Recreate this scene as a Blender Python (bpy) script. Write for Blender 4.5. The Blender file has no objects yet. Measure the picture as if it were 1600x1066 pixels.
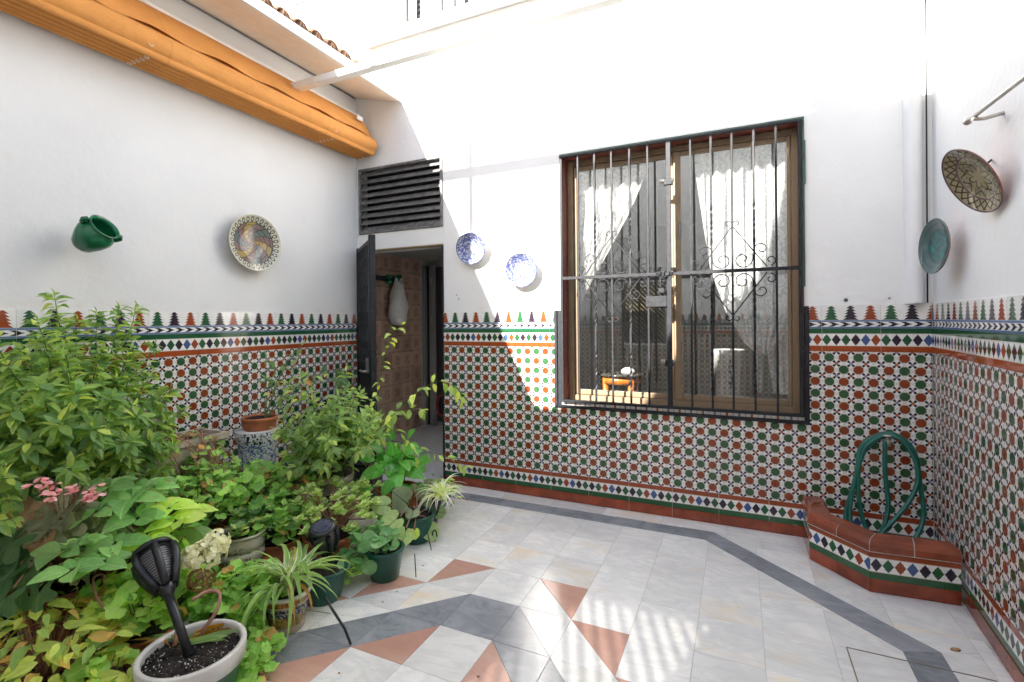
import bpy, math, random
from mathutils import Vector, Matrix
import numpy as np
R = math.radians
random.seed(7)
rnd = random.Random(11)
scn = bpy.context.scene
COL = scn.collection

# ---------------------------------------------------------------- camera
FPX, CYP, ROLL, YAW, CAMD, CAMH = 767.96, 500.9, -0.0088, -0.4317, 3.6205, 1.4
cam_loc = Vector((0, -CAMD, CAMH))
cy_, sy_ = math.cos(YAW), math.sin(YAW)
_f = Vector((sy_, cy_, 0)); _r0 = Vector((cy_, -sy_, 0)); _u0 = Vector((0, 0, 1))
_r = _r0 * math.cos(ROLL) + _u0 * math.sin(ROLL)
_u = _u0 * math.cos(ROLL) - _r0 * math.sin(ROLL)
cam = bpy.data.cameras.new('camera')
cam_o = bpy.data.objects.new('camera', cam); COL.objects.link(cam_o)
cm = Matrix((( _r.x, _u.x, -_f.x, cam_loc.x), (_r.y, _u.y, -_f.y, cam_loc.y), (_r.z, _u.z, -_f.z, cam_loc.z), (0, 0, 0, 1)))
cam_o.matrix_world = cm
cam.sensor_width = 36.0; cam.lens = 36.0 * FPX / 1600.0
cam.shift_y = (CYP - 533.0) / 1600.0
cam.clip_start = 0.02; cam.clip_end = 400
scn.camera = cam_o
def ray(px, py):
    return (_r * ((px - 800) / FPX) - _u * ((py - CYP) / FPX) + _f)
def at(px, py, X=None, Y=None, Z=None):
    r = ray(px, py)
    if X is not None: t = (X - cam_loc.x) / r.x
    elif Y is not None: t = (Y - cam_loc.y) / r.y
    else: t = (Z - cam_loc.z) / r.z
    return cam_loc + r * t

# ---------------------------------------------------------------- world, sun, exposure
SUND = Vector((0.33, 1.0, -0.69)).normalized()
world = bpy.data.worlds.new('World'); scn.world = world; world.use_nodes = True
wn = world.node_tree; wn.nodes.clear()
sky = wn.nodes.new('ShaderNodeTexSky'); sky.sky_type = 'NISHITA'; sky.sun_disc = False
sky.sun_elevation = math.asin(-SUND.z); sky.sun_rotation = math.atan2(-SUND.x, -SUND.y)
sky.air_density = 1.0; sky.dust_density = 1.0; sky.ozone_density = 1.0
bg = wn.nodes.new('ShaderNodeBackground'); bg.inputs['Strength'].default_value = 0.095
wo = wn.nodes.new('ShaderNodeOutputWorld')
wn.links.new(sky.outputs[0], bg.inputs[0]); wn.links.new(bg.outputs[0], wo.inputs[0])
sun = bpy.data.lights.new('sun', 'SUN'); sun.energy = 4.8; sun.angle = R(0.55); sun.color = (1.0, 0.975, 0.94)
sun_o = bpy.data.objects.new('sun', sun); COL.objects.link(sun_o)
sun_o.rotation_euler = SUND.to_track_quat('-Z', 'Y').to_euler(); sun_o.location = (-3, -8, 9)
scn.view_settings.view_transform = 'Standard'; scn.view_settings.look = 'None'
scn.view_settings.exposure = 2.46; scn.view_settings.use_white_balance = True; scn.view_settings.white_balance_temperature = 6750; scn.view_settings.white_balance_tint = 10; scn.view_settings.gamma = 1.0
scn.view_settings.use_curve_mapping = False
scn.cycles.max_bounces = 8; scn.cycles.diffuse_bounces = 5; scn.cycles.glossy_bounces = 4
scn.cycles.transparent_max_bounces = 16; scn.cycles.transmission_bounces = 6
scn.cycles.caustics_reflective = False; scn.cycles.caustics_refractive = False
scn.cycles.sample_clamp_indirect = 6.0

# ---------------------------------------------------------------- node expression helper
class V:
    def __init__(s, g, k): s.g = g; s.k = k
    def _m(s, op, *a):
        n = s.g.nt.nodes.new('ShaderNodeMath'); n.operation = op
        for i, x in enumerate(a):
            if isinstance(x, V): s.g.nt.links.new(x.k, n.inputs[i])
            else: n.inputs[i].default_value = float(x)
        return V(s.g, n.outputs[0])
    def __add__(s, o): return s._m('ADD', s, o)
    def __radd__(s, o): return s._m('ADD', o, s)
    def __sub__(s, o): return s._m('SUBTRACT', s, o)
    def __rsub__(s, o): return s._m('SUBTRACT', o, s)
    def __mul__(s, o): return s._m('MULTIPLY', s, o)
    def __rmul__(s, o): return s._m('MULTIPLY', o, s)
    def __truediv__(s, o): return s._m('DIVIDE', s, o)
    def __lt__(s, o): return s._m('LESS_THAN', s, o)
    def __gt__(s, o): return s._m('GREATER_THAN', s, o)
    def __abs__(s): return s._m('ABSOLUTE', s)
    def fract(s): return s._m('FRACT', s)
    def floor(s): return s._m('FLOOR', s)
    def sqrt(s): return s._m('SQRT', s)
    def sin(s): return s._m('SINE', s)
    def max(s, o): return s._m('MAXIMUM', s, o)
    def min(s, o): return s._m('MINIMUM', s, o)
    def pw(s, o): return s._m('POWER', s, o)
    def atan2(s, o): return s._m('ARCTAN2', s, o)
    def ss(s, a, b):   # smooth ramp a..b -> 0..1
        n = s.g.nt.nodes.new('ShaderNodeMapRange'); n.interpolation_type = 'SMOOTHSTEP'
        s.g.nt.links.new(s.k, n.inputs[0]); n.inputs[1].default_value = a; n.inputs[2].default_value = b
        return V(s.g, n.outputs[0])
def rgba(c): return (c[0], c[1], c[2], 1.0)
class G:
    def __init__(s, name):
        s.m = bpy.data.materials.new(name); s.m.use_nodes = True; s.nt = s.m.node_tree
        s.b = s.nt.nodes['Principled BSDF']; s.out = s.nt.nodes['Material Output']
    def uv(s):
        n = s.nt.nodes.new('ShaderNodeTexCoord'); x = s.nt.nodes.new('ShaderNodeSeparateXYZ')
        s.nt.links.new(n.outputs['UV'], x.inputs[0]); return V(s, x.outputs[0]), V(s, x.outputs[1])
    def obj(s):
        n = s.nt.nodes.new('ShaderNodeTexCoord'); x = s.nt.nodes.new('ShaderNodeSeparateXYZ')
        s.nt.links.new(n.outputs['Object'], x.inputs[0]); return [V(s, x.outputs[i]) for i in range(3)]
    def geo(s):
        n = s.nt.nodes.new('ShaderNodeNewGeometry'); return n.outputs['Position']
    def rand(s): return V(s, s.nt.nodes.new('ShaderNodeObjectInfo').outputs['Random'])
    def attr(s, nm):
        n = s.nt.nodes.new('ShaderNodeAttribute'); n.attribute_name = nm; return V(s, n.outputs['Fac'])
    def noise(s, scale, detail=4, rough=.55, vec=None, dist=0, off=None, stretch=None):
        n = s.nt.nodes.new('ShaderNodeTexNoise'); n.inputs['Scale'].default_value = scale
        n.inputs['Detail'].default_value = detail; n.inputs['Roughness'].default_value = rough
        n.inputs['Distortion'].default_value = dist
        v = vec or s.geo()
        if stretch or off is not None:
            mp = s.nt.nodes.new('ShaderNodeVectorMath'); mp.operation = 'MULTIPLY_ADD'
            s.nt.links.new(v, mp.inputs[0]); mp.inputs[1].default_value = stretch or (1, 1, 1)
            if off is not None:
                c = s.nt.nodes.new('ShaderNodeCombineXYZ')
                for i in range(3): s.nt.links.new((off * (17.3 + 9 * i)).k, c.inputs[i])
                s.nt.links.new(c.outputs[0], mp.inputs[2])
            v = mp.outputs[0]
        s.nt.links.new(v, n.inputs['Vector']); return V(s, n.outputs['Fac'])
    def voro(s, scale, feat='F1', out='Distance'):
        n = s.nt.nodes.new('ShaderNodeTexVoronoi'); n.feature = feat; n.inputs['Scale'].default_value = scale
        s.nt.links.new(s.geo(), n.inputs['Vector']); return V(s, n.outputs[out])
    def mix(s, f, a, b):
        n = s.nt.nodes.new('ShaderNodeMix'); n.data_type = 'RGBA'
        for x, i in ((f, 0), (a, 6), (b, 7)):
            if isinstance(x, V): s.nt.links.new(x.k, n.inputs[i])
            elif i == 0: n.inputs[0].default_value = x
            else: n.inputs[i].default_value = rgba(x)
        return V(s, n.outputs[2])
    def hsv(s, c, h=None, sat=None, val=None):
        n = s.nt.nodes.new('ShaderNodeHueSaturation')
        s.nt.links.new(c.k, n.inputs['Color'])
        for x, nm in ((h, 'Hue'), (sat, 'Saturation'), (val, 'Value')):
            if isinstance(x, V): s.nt.links.new(x.k, n.inputs[nm])
            elif x is not None: n.inputs[nm].default_value = x
        return V(s, n.outputs[0])
    def color(s, c):
        if isinstance(c, V): s.nt.links.new(c.k, s.b.inputs['Base Color'])
        else: s.b.inputs['Base Color'].default_value = rgba(c)
        s.c = c
    def set(s, **k):
        for a, v in k.items():
            nm = {'rough': 'Roughness', 'metal': 'Metallic', 'spec': 'Specular IOR Level', 'coat': 'Coat Weight', 'coatr': 'Coat Roughness', 'trans': 'Transmission Weight', 'alpha': 'Alpha'}[a]
            if isinstance(v, V): s.nt.links.new(v.k, s.b.inputs[nm])
            else: s.b.inputs[nm].default_value = v
    def bump(s, h, dist=.002, st=1.0):
        n = s.nt.nodes.new('ShaderNodeBump'); n.inputs['Distance'].default_value = dist; n.inputs['Strength'].default_value = st
        s.nt.links.new(h.k, n.inputs['Height']); s.nt.links.new(n.outputs[0], s.b.inputs['Normal'])
    def translucent(s, col, f=.35):
        t = s.nt.nodes.new('ShaderNodeBsdfTranslucent')
        if isinstance(col, V): s.nt.links.new(col.k, t.inputs[0])
        else: t.inputs[0].default_value = rgba(col)
        mx = s.nt.nodes.new('ShaderNodeMixShader'); mx.inputs[0].default_value = f
        s.nt.links.new(s.b.outputs[0], mx.inputs[1]); s.nt.links.new(t.outputs[0], mx.inputs[2])
        s.nt.links.new(mx.outputs[0], s.out.inputs[0]); s.last = mx
        return mx
    def holes(s, f, keep=None):   # f=1 where open
        t = s.nt.nodes.new('ShaderNodeBsdfTransparent')
        mx = s.nt.nodes.new('ShaderNodeMixShader'); s.nt.links.new(f.k, mx.inputs[0])
        src = getattr(s, 'last', s.b)
        s.nt.links.new(src.outputs[0], mx.inputs[1]); s.nt.links.new(t.outputs[0], mx.inputs[2])
        s.nt.links.new(mx.outputs[0], s.out.inputs[0])

def simple(name, col, rough=.5, metal=0, spec=.5, var=.06, nscale=14, bump=0, bscale=60):
    g = G(name); n = g.noise(nscale, 4)
    c = g.mix(n.ss(.3, .7), [x * (1 - var) for x in col], [min(1, x * (1 + var)) for x in col])
    g.color(c); g.set(rough=rough, metal=metal, spec=spec)
    if bump: g.bump(g.noise(bscale, 5), bump)
    return g.m

# ---- palette
BROWN = (.27, .052, .016); GREEN = (.022, .088, .034); BLACKP = (.028, .02, .03); BLUE = (.05, .09, .22)
WTILE = (.74, .725, .69); ORNG = (.42, .10, .02)
PU = .3033 / 4; PV = .98 / 13
def glaze(g, rough=.1):
    g.set(rough=rough, spec=.55)
    t = g.noise(7, 2); g.bump(t, .0012, .35)
def tone(g, c, amt=.22):
    r = g.rand(); n = g.noise(31, 3)
    return g.hsv(c, val=(r * amt + (1 - amt / 2)) * (n * .3 + .85))
def mat_body():
    g = G('glazed_lacework_tile'); u, v = g.uv()
    a = u / PU; b = v / PV
    fa = a.fract() - .5; fb = b.fract() - .5
    r = (fa * fa + fb * fb).sqrt()
    oc = r.max((abs(fa) + abs(fb)) * .74).max(abs(fa) * 1.04).max(abs(fb) * 1.04)
    disc = oc < .345; ring = oc < .37
    par = ((a.floor() + b.floor()) * .5).fract() > .25
    cell = g.noise(1.0, 0)
    ca = abs((a + .5).fract() - .5); cb = abs((b + .5).fract() - .5)
    dots = (abs(ca - .165) + abs(cb - .165)) < .125
    star = (ca + cb) < .115
    link = (abs(ca - cb) < .075) * ((ca + cb) < .44)
    spar = (((a + .5).floor() + (b + .5).floor()) * .5).fract() > .25
    hx = (abs(ca + cb - .5) < .03)
    c = g.mix(hx * .5, WTILE, (.26, .22, .24))
    c = g.mix(link, c, g.mix(((((a + .5).floor() + (b + .5).floor()) * .5).fract() > .25), (.13, .11, .16), (.20, .07, .045)))
    scol = g.mix(spar, (.25, .20, .30), (.40, .11, .035))
    c = g.mix(star, c, scol)
    c = g.mix(dots, c, BLACKP)
    c = g.mix(ring, c, (.52, .46, .33))
    nz = g.noise(21, 2)
    d = g.mix(par, g.mix(nz, (.014, .055, .024), (.045, .12, .05)), g.mix(nz, (.15, .026, .010), (.31, .062, .018)))
    c = g.mix(disc, c, d)
    g.color(tone(g, c, .12)); glaze(g, .11); return g.m
def diamonds(g, u, v, v0, v1, order):
    p = .3033 / 6; k = (u / p).floor(); fu = (u / p).fract() - .5; fv = (v - (v0 + v1) / 2) / (v1 - v0)
    a = abs(fu); b = abs(fv) * 1.02
    ins = ((a + b * 1.02) < .485).max((a.max(b * .92)) < .262)
    ph = (k / 6 + .001).fract() * 6
    c = order[0]
    for i in range(1, 6): c = g.mix(ph > (i - .5), c, order[i])
    return g.mix(ins, WTILE, c)
def mat_low():
    g = G('glazed_lower_border_tile'); u, v = g.uv()
    c = diamonds(g, u, v, .106, .179, [BLACKP, GREEN, BROWN, BLUE, BLACKP, GREEN])
    c = g.mix(v < .106, c, GREEN); c = g.mix(v > .1785, c, BROWN)
    c = g.mix((abs(v - .1785) < .0015).max(abs(v - .107) < .0015), c, (.5, .45, .35))
    g.color(tone(g, c)); glaze(g); return g.m
def mat_up():
    g = G('glazed_upper_border_tile'); u, v = g.uv()
    c = diamonds(g, u, v, 1.224, 1.300, [GREEN, BLACKP, GREEN, BLACKP, BLUE, BROWN])
    c = g.mix(v < 1.225, c, (.32, .065, .018)); c = g.mix(v > 1.3, c, (.018, .085, .035))
    c = g.mix((abs(v - 1.2255) < .0015).max(abs(v - 1.3) < .0015), c, (.55, .5, .4))
    g.color(tone(g, c)); glaze(g, .07); return g.m
def mat_crest():
    g = G('glazed_crest_tile'); u, v = g.uv()
    # stepped trees
    p = .3033 / 3; k = (u / p).floor(); fu = abs((u / p).fract() - .5)
    t = (v - 1.385) / .088
    w = (1 - t) * .20 + .035 + ((t * 5).fract() * -1 + 1) * .16
    tr = (fu < w) * (t > 0) * (t < .99)
    ph = (k / 3 + .001).fract() * 3
    tc = g.mix(ph > .5, GREEN, BLACKP); tc = g.mix(ph > 1.5, tc, BROWN)
    c = g.mix(tr, WTILE, tc)
    # chevron rope
    q = .3033 / 5; cv = abs((v - 1.358) / .015)
    ch = ((u / q + cv * .5 + 4).fract() < .46) * (cv < .92)
    ch = ch.max((abs(v - 1.358) < .0022) * ((u / q + .1).fract() < .6))
    cc = g.mix(ch, WTILE, BLACKP)
    c = g.mix(v < 1.374, c, cc)
    bl = (v < 1.343).max((abs(v - 1.3785) < .0052))
    c = g.mix(bl, c, (.12, .17, .30))
    g.color(tone(g, c, .12)); glaze(g); return g.m
def mat_brown(name='glazed_brown_tile', col=(.25, .05, .02)):
    g = G(name); n = g.noise(9, 4); r = g.rand()
    c = g.mix(n.ss(.3, .7), [x * .8 for x in col], [x * 1.25 for x in col])
    sp = g.noise(150, 2) > .73
    c = g.mix(sp * .5, g.hsv(c, val=r * .3 + .85), (.5, .35, .25))
    g.color(c); glaze(g, .14); return g.m
def mat_plaster(name, col=(.775, .77, .755), stain=0.0):
    g = G(name); n = g.noise(1.7, 5); n2 = g.noise(11, 5); 
    c = g.mix(n.ss(.25, .75), [x * .935 for x in col], col)
    c = g.mix(g.noise(5.5, 6, .7).ss(.60, .80) * .22, c, (.55, .52, .47))
    if stain:
        z = V(g, g.nt.nodes.new('ShaderNodeSeparateXYZ').outputs[2]); g.nt.links.new(g.geo(), z.k.node.inputs[0])
        band = (1 - abs(z - 1.50) * 14).max(0) * n2.ss(.45, .75)
        c = g.mix(band * stain, c, (.62, .50, .36))
    g.color(c); g.set(rough=.85, spec=.25)
    h = g.noise(26, 6, .6) + g.noise(3.1, 3) * 1.6
    g.bump(h, .006, .4); return g.m
def mat_marble(name, base, vein, warm, veinamt=.5):
    g = G(name); r = g.rand()
    w = g.noise(1.8, 5, .6, off=r, stretch=(1.0, 2.2, 1))
    v = abs(g.noise(3.2, 7, .62, off=r, dist=1.3, stretch=(1.0, 2.6, 1)) - .5)
    ve = (1 - v * 13).max(0)
    cl = g.noise(5.5, 5, .6, off=r)
    c = g.mix(cl.ss(.3, .75) * .6, base, vein)
    c = g.mix(ve * veinamt, c, vein)
    st = (w.ss(.52, .74)) * ((r * 7.31).fract() > .45)
    c = g.mix(st * .8, c, warm)
    c = g.hsv(c, val=(r * 3.7).fract() * .20 + .86)
    g.color(c); rr = g.noise(9, 4, off=r) * .16 + .13; g.set(rough=rr, spec=.42)
    g.bump(g.noise(60, 3), .0004, .35); return g.m

M = {}
M['body'] = mat_body(); M['low'] = mat_low(); M['up'] = mat_up(); M['crest'] = mat_crest()
M['skirt'] = mat_brown(); M['cap'] = mat_brown('glazed_terracotta_cap', (.24, .058, .028))
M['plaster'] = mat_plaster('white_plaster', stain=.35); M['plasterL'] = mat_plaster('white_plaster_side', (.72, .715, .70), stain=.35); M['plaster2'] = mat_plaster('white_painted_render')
M['grout'] = simple('pale_grout', (.50, .48, .43), .9, var=.15, nscale=40)
M['marble'] = mat_marble('white_marble', (.90, .875, .82), (.66, .655, .635), (.84, .69, .48), .5)
M['marble_grey'] = mat_marble('grey_marble', (.20, .214, .235), (.40, .41, .43), (.26, .27, .285), .30)
M['marble_pink'] = mat_marble('pink_marble', (.58, .33, .25), (.47, .25, .19), (.64, .43, .33), .3)
M['soil'] = simple('dark_soil', (.022, .015, .011), .95, var=.6, nscale=70, bump=.01, bscale=120)
M['perlite'] = simple('white_grit', (.6, .57, .5), .8)
M['iron'] = simple('black_painted_iron', (.018, .019, .022), .5, 0, .25, .3, 30, .0008, 90)
M['iron2'] = simple('weathered_grey_louvre_paint', (.15, .145, .14), .5, 0, .4, .35, 18, .001, 50)
M['greentrim'] = simple('green_painted_edge', (.035, .085, .06), .5, var=.3)
M['gold'] = simple('bronze_anodised_aluminium', (.24, .17, .105), .42, .2, .35, .05)
M['redtile'] = simple('dark_red_glazed_reveal', (.23, .062, .045), .3, var=.2)
M['dark'] = simple('dark_interior', (.02, .02, .022), .7)
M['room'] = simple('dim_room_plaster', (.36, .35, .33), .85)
M['granite'] = simple('grey_speckled_granite', (.58, .58, .59), .35, var=.35, nscale=120)
M['steel'] = simple('brushed_nickel', (.5, .47, .42), .3, .9)
M['hose'] = simple('green_garden_hose', (.006, .105, .075), .33, var=.15)
M['terracotta'] = simple('terracotta_clay', (.42, .13, .055), .75, var=.22, bump=.001)
M['greenglaze'] = simple('green_glazed_ceramic', (.006, .115, .048), .09, var=.25, nscale=8)
M['potgreen'] = simple('dark_green_plastic_pot', (.006, .075, .05), .28, var=.15)
M['potwhite'] = simple('worn_white_glaze', (.62, .59, .54), .22, var=.12, nscale=9)
M['potdark'] = simple('dark_plastic_pot', (.02, .022, .022), .45)
M['blackplastic'] = simple('black_plastic', (.014, .015, .017), .33, var=.15)
M['solar'] = simple('solar_cell_top', (.035, .045, .075), .12)
M['lampscreen'] = simple('grey_flame_screen', (.33, .32, .31), .5)
M['beigepot'] = simple('beige_stone_pot', (.42, .36, .27), .8, var=.2, bump=.002)
M['orangewood'] = simple('orange_varnished_wood', (.55, .16, .025), .3, var=.15)
M['steelwhite'] = simple('white_lacquered_metal', (.74, .73, .70), .35, var=.03)
M['soffit'] = simple('cream_soffit_boards', (.90, .80, .67), .8, var=.03)
M['rooftile'] = simple('weathered_clay_roof_tile', (.30, .17, .10), .85, var=.4, nscale=20, bump=.003)
M['bag'] = simple('white_carrier_bag', (.80, .80, .79), .4)
M['greendecor'] = simple('green_rack_mount', (.02, .22, .11), .3)
def mat_fabric():
    g = G('orange_awning_canvas'); n = g.noise(2.2, 3); n2 = g.noise(260, 2)
    c = g.mix(n.ss(.3, .7), (.72, .31, .085), (.80, .36, .105)); c = g.mix(n2 * .12, c, (.35, .12, .02))
    y_ = g.obj()[1]; sm_ = abs((y_ / 1.21 + .37).fract() - .5) < .005; c = g.mix(sm_ * .25, c, (.50, .18, .04)); c = g.mix(g.noise(9, 5, .7).ss(.5, .8) * .25, c, (.62, .26, .08))
    g.color(c); g.set(rough=.8, spec=.2); g.bump(g.noise(7, 4, .6) * 5 + n2, .006, .6); g.translucent((.65, .23, .04), .12); return g.m
M['fabric'] = mat_fabric()
def mat_glass(name, tint, fac):
    g = G(name); nt = g.nt; nt.nodes.remove(g.b)
    t = nt.nodes.new('ShaderNodeBsdfTransparent'); t.inputs[0].default_value = rgba(tint)
    q = nt.nodes.new('ShaderNodeBsdfGlossy'); q.inputs['Roughness'].default_value = 0.0; q.inputs[0].default_value = (.9, .93, .95, 1)
    mx = nt.nodes.new('ShaderNodeMixShader'); mx.inputs[0].default_value = fac
    nt.links.new(t.outputs[0], mx.inputs[1]); nt.links.new(q.outputs[0], mx.inputs[2]); nt.links.new(mx.outputs[0], g.out.inputs[0]); return g.m
M['glass'] = mat_glass('window_glass', (.95, .96, .96), .12)
M['dimming'] = mat_glass('dimming_screen', (.38, .38, .38), .03)  # added pane that weakens the sun for the floor light bars
def mat_lace():
    g = G('white_lace_curtain'); u, v = g.uv()
    n = g.noise(26, 1, .4, dist=1.6); fl = g.noise(75, 1, .4, dist=.6)
    net = ((u * 260).fract() < .42) * ((v * 260).fract() < .42)
    motif = n.ss(.44, .54).max(fl.ss(.5, .6) * .6)
    g.color((.90, .89, .87)); g.set(rough=.9, spec=.1); g.translucent((.92, .91, .89), .45)
    g.holes((1 - motif) * .30 + .01); return g.m
M['lace'] = mat_lace()
def mat_inttile():
    g = G('brown_ornamental_wall_tile'); r = g.rand(); u, v = g.uv()
    fu = abs((u / .2).fract() - .5); fv = (v / .2).fract()
    n = g.noise(38, 4, .7, dist=1)
    tree = ((fu < .22) * (fv > .25) * (fv < .8)) * n.ss(.42, .52)
    c = g.mix(n, (.60, .43, .34), (.40, .26, .19)); c = g.mix(tree * .45, c, (.075, .035, .025))
    c = g.mix((fv < .12) * (n > .5) * .6, c, (.10, .05, .04))
    g.color(g.hsv(c, val=r * .4 + .8)); g.set(rough=.3); return g.m
M['inttile'] = mat_inttile()

# plate patterns: object coordinates, face +Z, radius 1 scaled via rad
def polar(g, rad):
    x, y, z = g.obj(); x = x / rad; y = y / rad
    return (x * x + y * y).sqrt(), y.atan2(x), x, y
def mat_plate(style, rad):
    g = G('hand_painted_plate_' + style); r, th, x, y = polar(g, rad)
    if style == 'spiral':
        base = (.50, .48, .38); k = th / 6.2832 * 12 + r * 2.6
        ph = ((k / 4).fract() * 4)
        c = g.mix(ph > 1, (.37, .27, .10), (.21, .135, .12)); c = g.mix(ph > 2, c, (.14, .17, .155)); c = g.mix(ph > 3, c, (.24, .175, .16))
        line = (abs(k.fract() - .5) > .455).max(abs((r * 7 + (k.floor() * .37)).fract() - .5) > .44)
        c = g.mix(line, c, (.045, .045, .04))
        loops = abs(((th / 6.2832 * 30).fract() - .5)); rr = abs(r - .84) * 9
        lp = abs((loops * loops * 5 + rr * rr).sqrt() - .62) < .17
        rim = g.mix(lp, base, (.06, .06, .05)); rim = g.mix(abs(r - .74) < .012, rim, (.05, .05, .04))
        c = g.mix(r > .73, c, rim)
    elif style in ('blue', 'blue2'):
        n = 8 if style == 'blue' else 10
        pet = ((th * n).sin() * .12 + .52); w = (th * n * 2).sin() * .05 + .80
        c = (.44, .45, .47)
        if style == 'blue2': c = g.mix(((th * n).sin() > 0) * (r < .55) * (r > .22), c, (.66, .42, .33))
        ln = (abs(r - pet) < .02).max(abs(r - w) < .018).max(abs(r - .24) < .02).max(abs(r - .68) < .012)
        ln = ln.max((abs(((r * 9 + th * 3).sin()) * ((th * 11 - r * 13).sin())) < .07) * (r > .3) * (r < .93))
        dk = g.noise(60, 2) 
        c = g.mix(ln, c, (.03, .05, .22)); c = g.mix(((dk > .50) * (r > .30) * (r < .95)) * .8, c, (.05, .075, .27))
        c = g.mix(r > .95, c, (.05, .07, .22))
    elif style == 'brown':
        c = (.30, .25, .15)
        lat = (abs((th * 11 + r * 14).sin()) < .36).max(abs((th * 11 - r * 14).sin()) < .36)
        st = (abs((th * 4).sin()) * .22 + .18)
        cen = (abs(r - st) < .03).max(abs((th * 8).sin() * .1 + .55 - r) < .025)
        fil = (g.noise(75, 2) > .53) * (r > st) * (r < .62)
        c = g.mix(fil * .7, c, (.12, .12, .09))
        c = g.mix(cen * (r < .62), c, (.04, .032, .022)); c = g.mix(lat * (r > .68) * (r < .93), c, (.05, .035, .02))
        c = g.mix((abs(r - .66) < .02).max(r > .95), c, (.12, .08, .09))
    else:
        c = g.mix(g.noise(45, 4) .ss(.35, .6), (.005, .16, .15), (.02, .07, .075))
        c = g.mix(r > .62, c, g.mix(g.noise(60, 3), (.11, .16, .155), (.06, .10, .10)))
        c = g.mix((abs(r - .60) < .02).max(abs(r - .8) < .012), c, (.03, .06, .06))
    g.color(c); g.set(rough=.12, spec=.5); return g.m
def mat_majolica(name, base, rings, motif=(.05, .07, .16), thr=.5, sc=55):
    g = G(name); x, y, z = g.obj(); c = base
    n = g.noise(sc, 3, .6, dist=1.5)
    for (z0, z1, col, m) in rings:
        ins = (z > z0) * (z < z1)
        cc = g.mix(ins, c, col) ; c = cc
        if m: c = g.mix(ins * (n > thr), c, m)
    g.color(c); g.set(rough=.14, spec=.5); return g.m

def leafmat(name, c1, c2, vein=(.25, .36, .12), veinamt=.35, rough=.42, edge=None, young=None, tr=.42, under=None):
    g = G(name); u, v = g.uv(); r = g.rand(); t = g.attr('tint'); rr = (r + t * 1.0).fract()
    c = g.mix(rr, c1, c2)
    mid = (abs(u - .5) < .028).max((abs(((v * 1.0 + abs(u - .5) * -1.1) * 7).fract() - .5) < .07) * .55)
    c = g.mix(mid * veinamt, c, vein)
    if edge:   # variegated: pale margin or pale middle
        if edge[0] == 'margin': c = g.mix((abs(u - .5) > edge[1]), c, edge[2])
        elif edge[0] == 'zone':
            rad = ((u - .5) * (u - .5) + (v - .35) * (v - .35)).sqrt(); c = g.mix(abs(rad - .27) < .05, c, edge[2])
        else: c = g.mix((abs(u - .5) < edge[1]), c, edge[2])
    if young: c = g.mix(((rr * 13.7).fract() > young[0]) * .85, c, young[1])
    wear = (abs(u - .5).max((v - .62) * .9) - .30 + (g.noise(70, 3) - .5) * .35).ss(.05, .16) * ((rr * 9.1).fract() > .72)
    if veinamt: c = g.mix(wear * .75, c, (.30, .17, .06))
    n = g.noise(45, 3); c = g.hsv(c, val=n * .6 + .68 + (rr * 5.3).fract() * .38)
    g.color(c); g.set(rough=rough, spec=.42)
    g.bump(mid * -1 + g.noise(90, 2) * .5, .0012, .5)
    g.translucent(g.hsv(c, sat=1.12, val=1.5), tr); return g.m
LM = {}
LM['bush'] = leafmat('bush_leaf', (0.216, 0.337, 0.085), (0.374, 0.520, 0.121), young=(.85, (0.626, 0.697, 0.177)))
LM['bushdark'] = leafmat('mid_green_leaf', (0.145, 0.271, 0.089), (0.237, 0.387, 0.121))
LM['shrub'] = leafmat('soft_shrub_leaf', (0.200, 0.322, 0.124), (0.338, 0.472, 0.168), young=(.86, (0.609, 0.665, 0.209)))
LM['vine'] = leafmat('lime_vine_leaf', (0.316, 0.473, 0.088), (0.472, 0.602, 0.159), young=(.8, (0.564, 0.590, 0.107)))
LM['glossy'] = leafmat('glossy_broad_leaf', (0.103, 0.357, 0.073), (0.199, 0.537, 0.107), rough=.22, vein=(0.385, 0.738, 0.237))
LM['hyd'] = leafmat('hydrangea_leaf', (0.194, 0.394, 0.120), (0.305, 0.527, 0.168), rough=.45, vein=(0.508, 0.697, 0.305))
LM['hydlime'] = leafmat('lime_hydrangea_leaf', (0.431, 0.657, 0.120), (0.666, 0.750, 0.166), vein=(0.750, 0.750, 0.305))
LM['ger'] = leafmat('geranium_leaf', (0.266, 0.491, 0.100), (0.432, 0.658, 0.152), vein=(0.563, 0.750, 0.244), young=(.94, (0.716, 0.347, 0.134)))
LM['gerdark'] = leafmat('deep_geranium_leaf', (0.164, 0.343, 0.076), (0.266, 0.491, 0.109), young=(.93, (0.537, 0.228, 0.107)))
LM['golden'] = leafmat('golden_green_leaf', (0.444, 0.544, 0.107), (0.658, 0.665, 0.144), young=(.8, (0.750, 0.460, 0.140)))
LM['begonia'] = leafmat('bronze_begonia_leaf', (0.186, 0.209, 0.104), (0.296, 0.286, 0.160), vein=(0.410, 0.437, 0.260), young=(.88, (0.499, 0.179, 0.088)), rough=.35)
LM['begdark'] = leafmat('deep_green_begonia_leaf', (.06, .145, .045), (.11, .20, .065), vein=(.2, .30, .13), rough=.38)
LM['round'] = leafmat('round_fleshy_leaf', (0.147, 0.328, 0.115), (0.251, 0.446, 0.189), rough=.28, vein=(0.252, 0.463, 0.206))
LM['heart'] = leafmat('veined_heart_leaf', (0.303, 0.431, 0.190), (0.449, 0.566, 0.232), vein=(0.151, 0.217, 0.111), veinamt=.5)
LM['heart2'] = leafmat('dark_veined_heart_leaf', (0.171, 0.233, 0.138), (0.263, 0.318, 0.184), vein=(0.075, 0.084, 0.063), veinamt=.7)
LM['jade'] = leafmat('cream_edged_jade_leaf', (0.321, 0.479, 0.160), (0.502, 0.598, 0.203), edge=('margin', .34, (0.750, 0.750, 0.425)), rough=.3)
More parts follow.
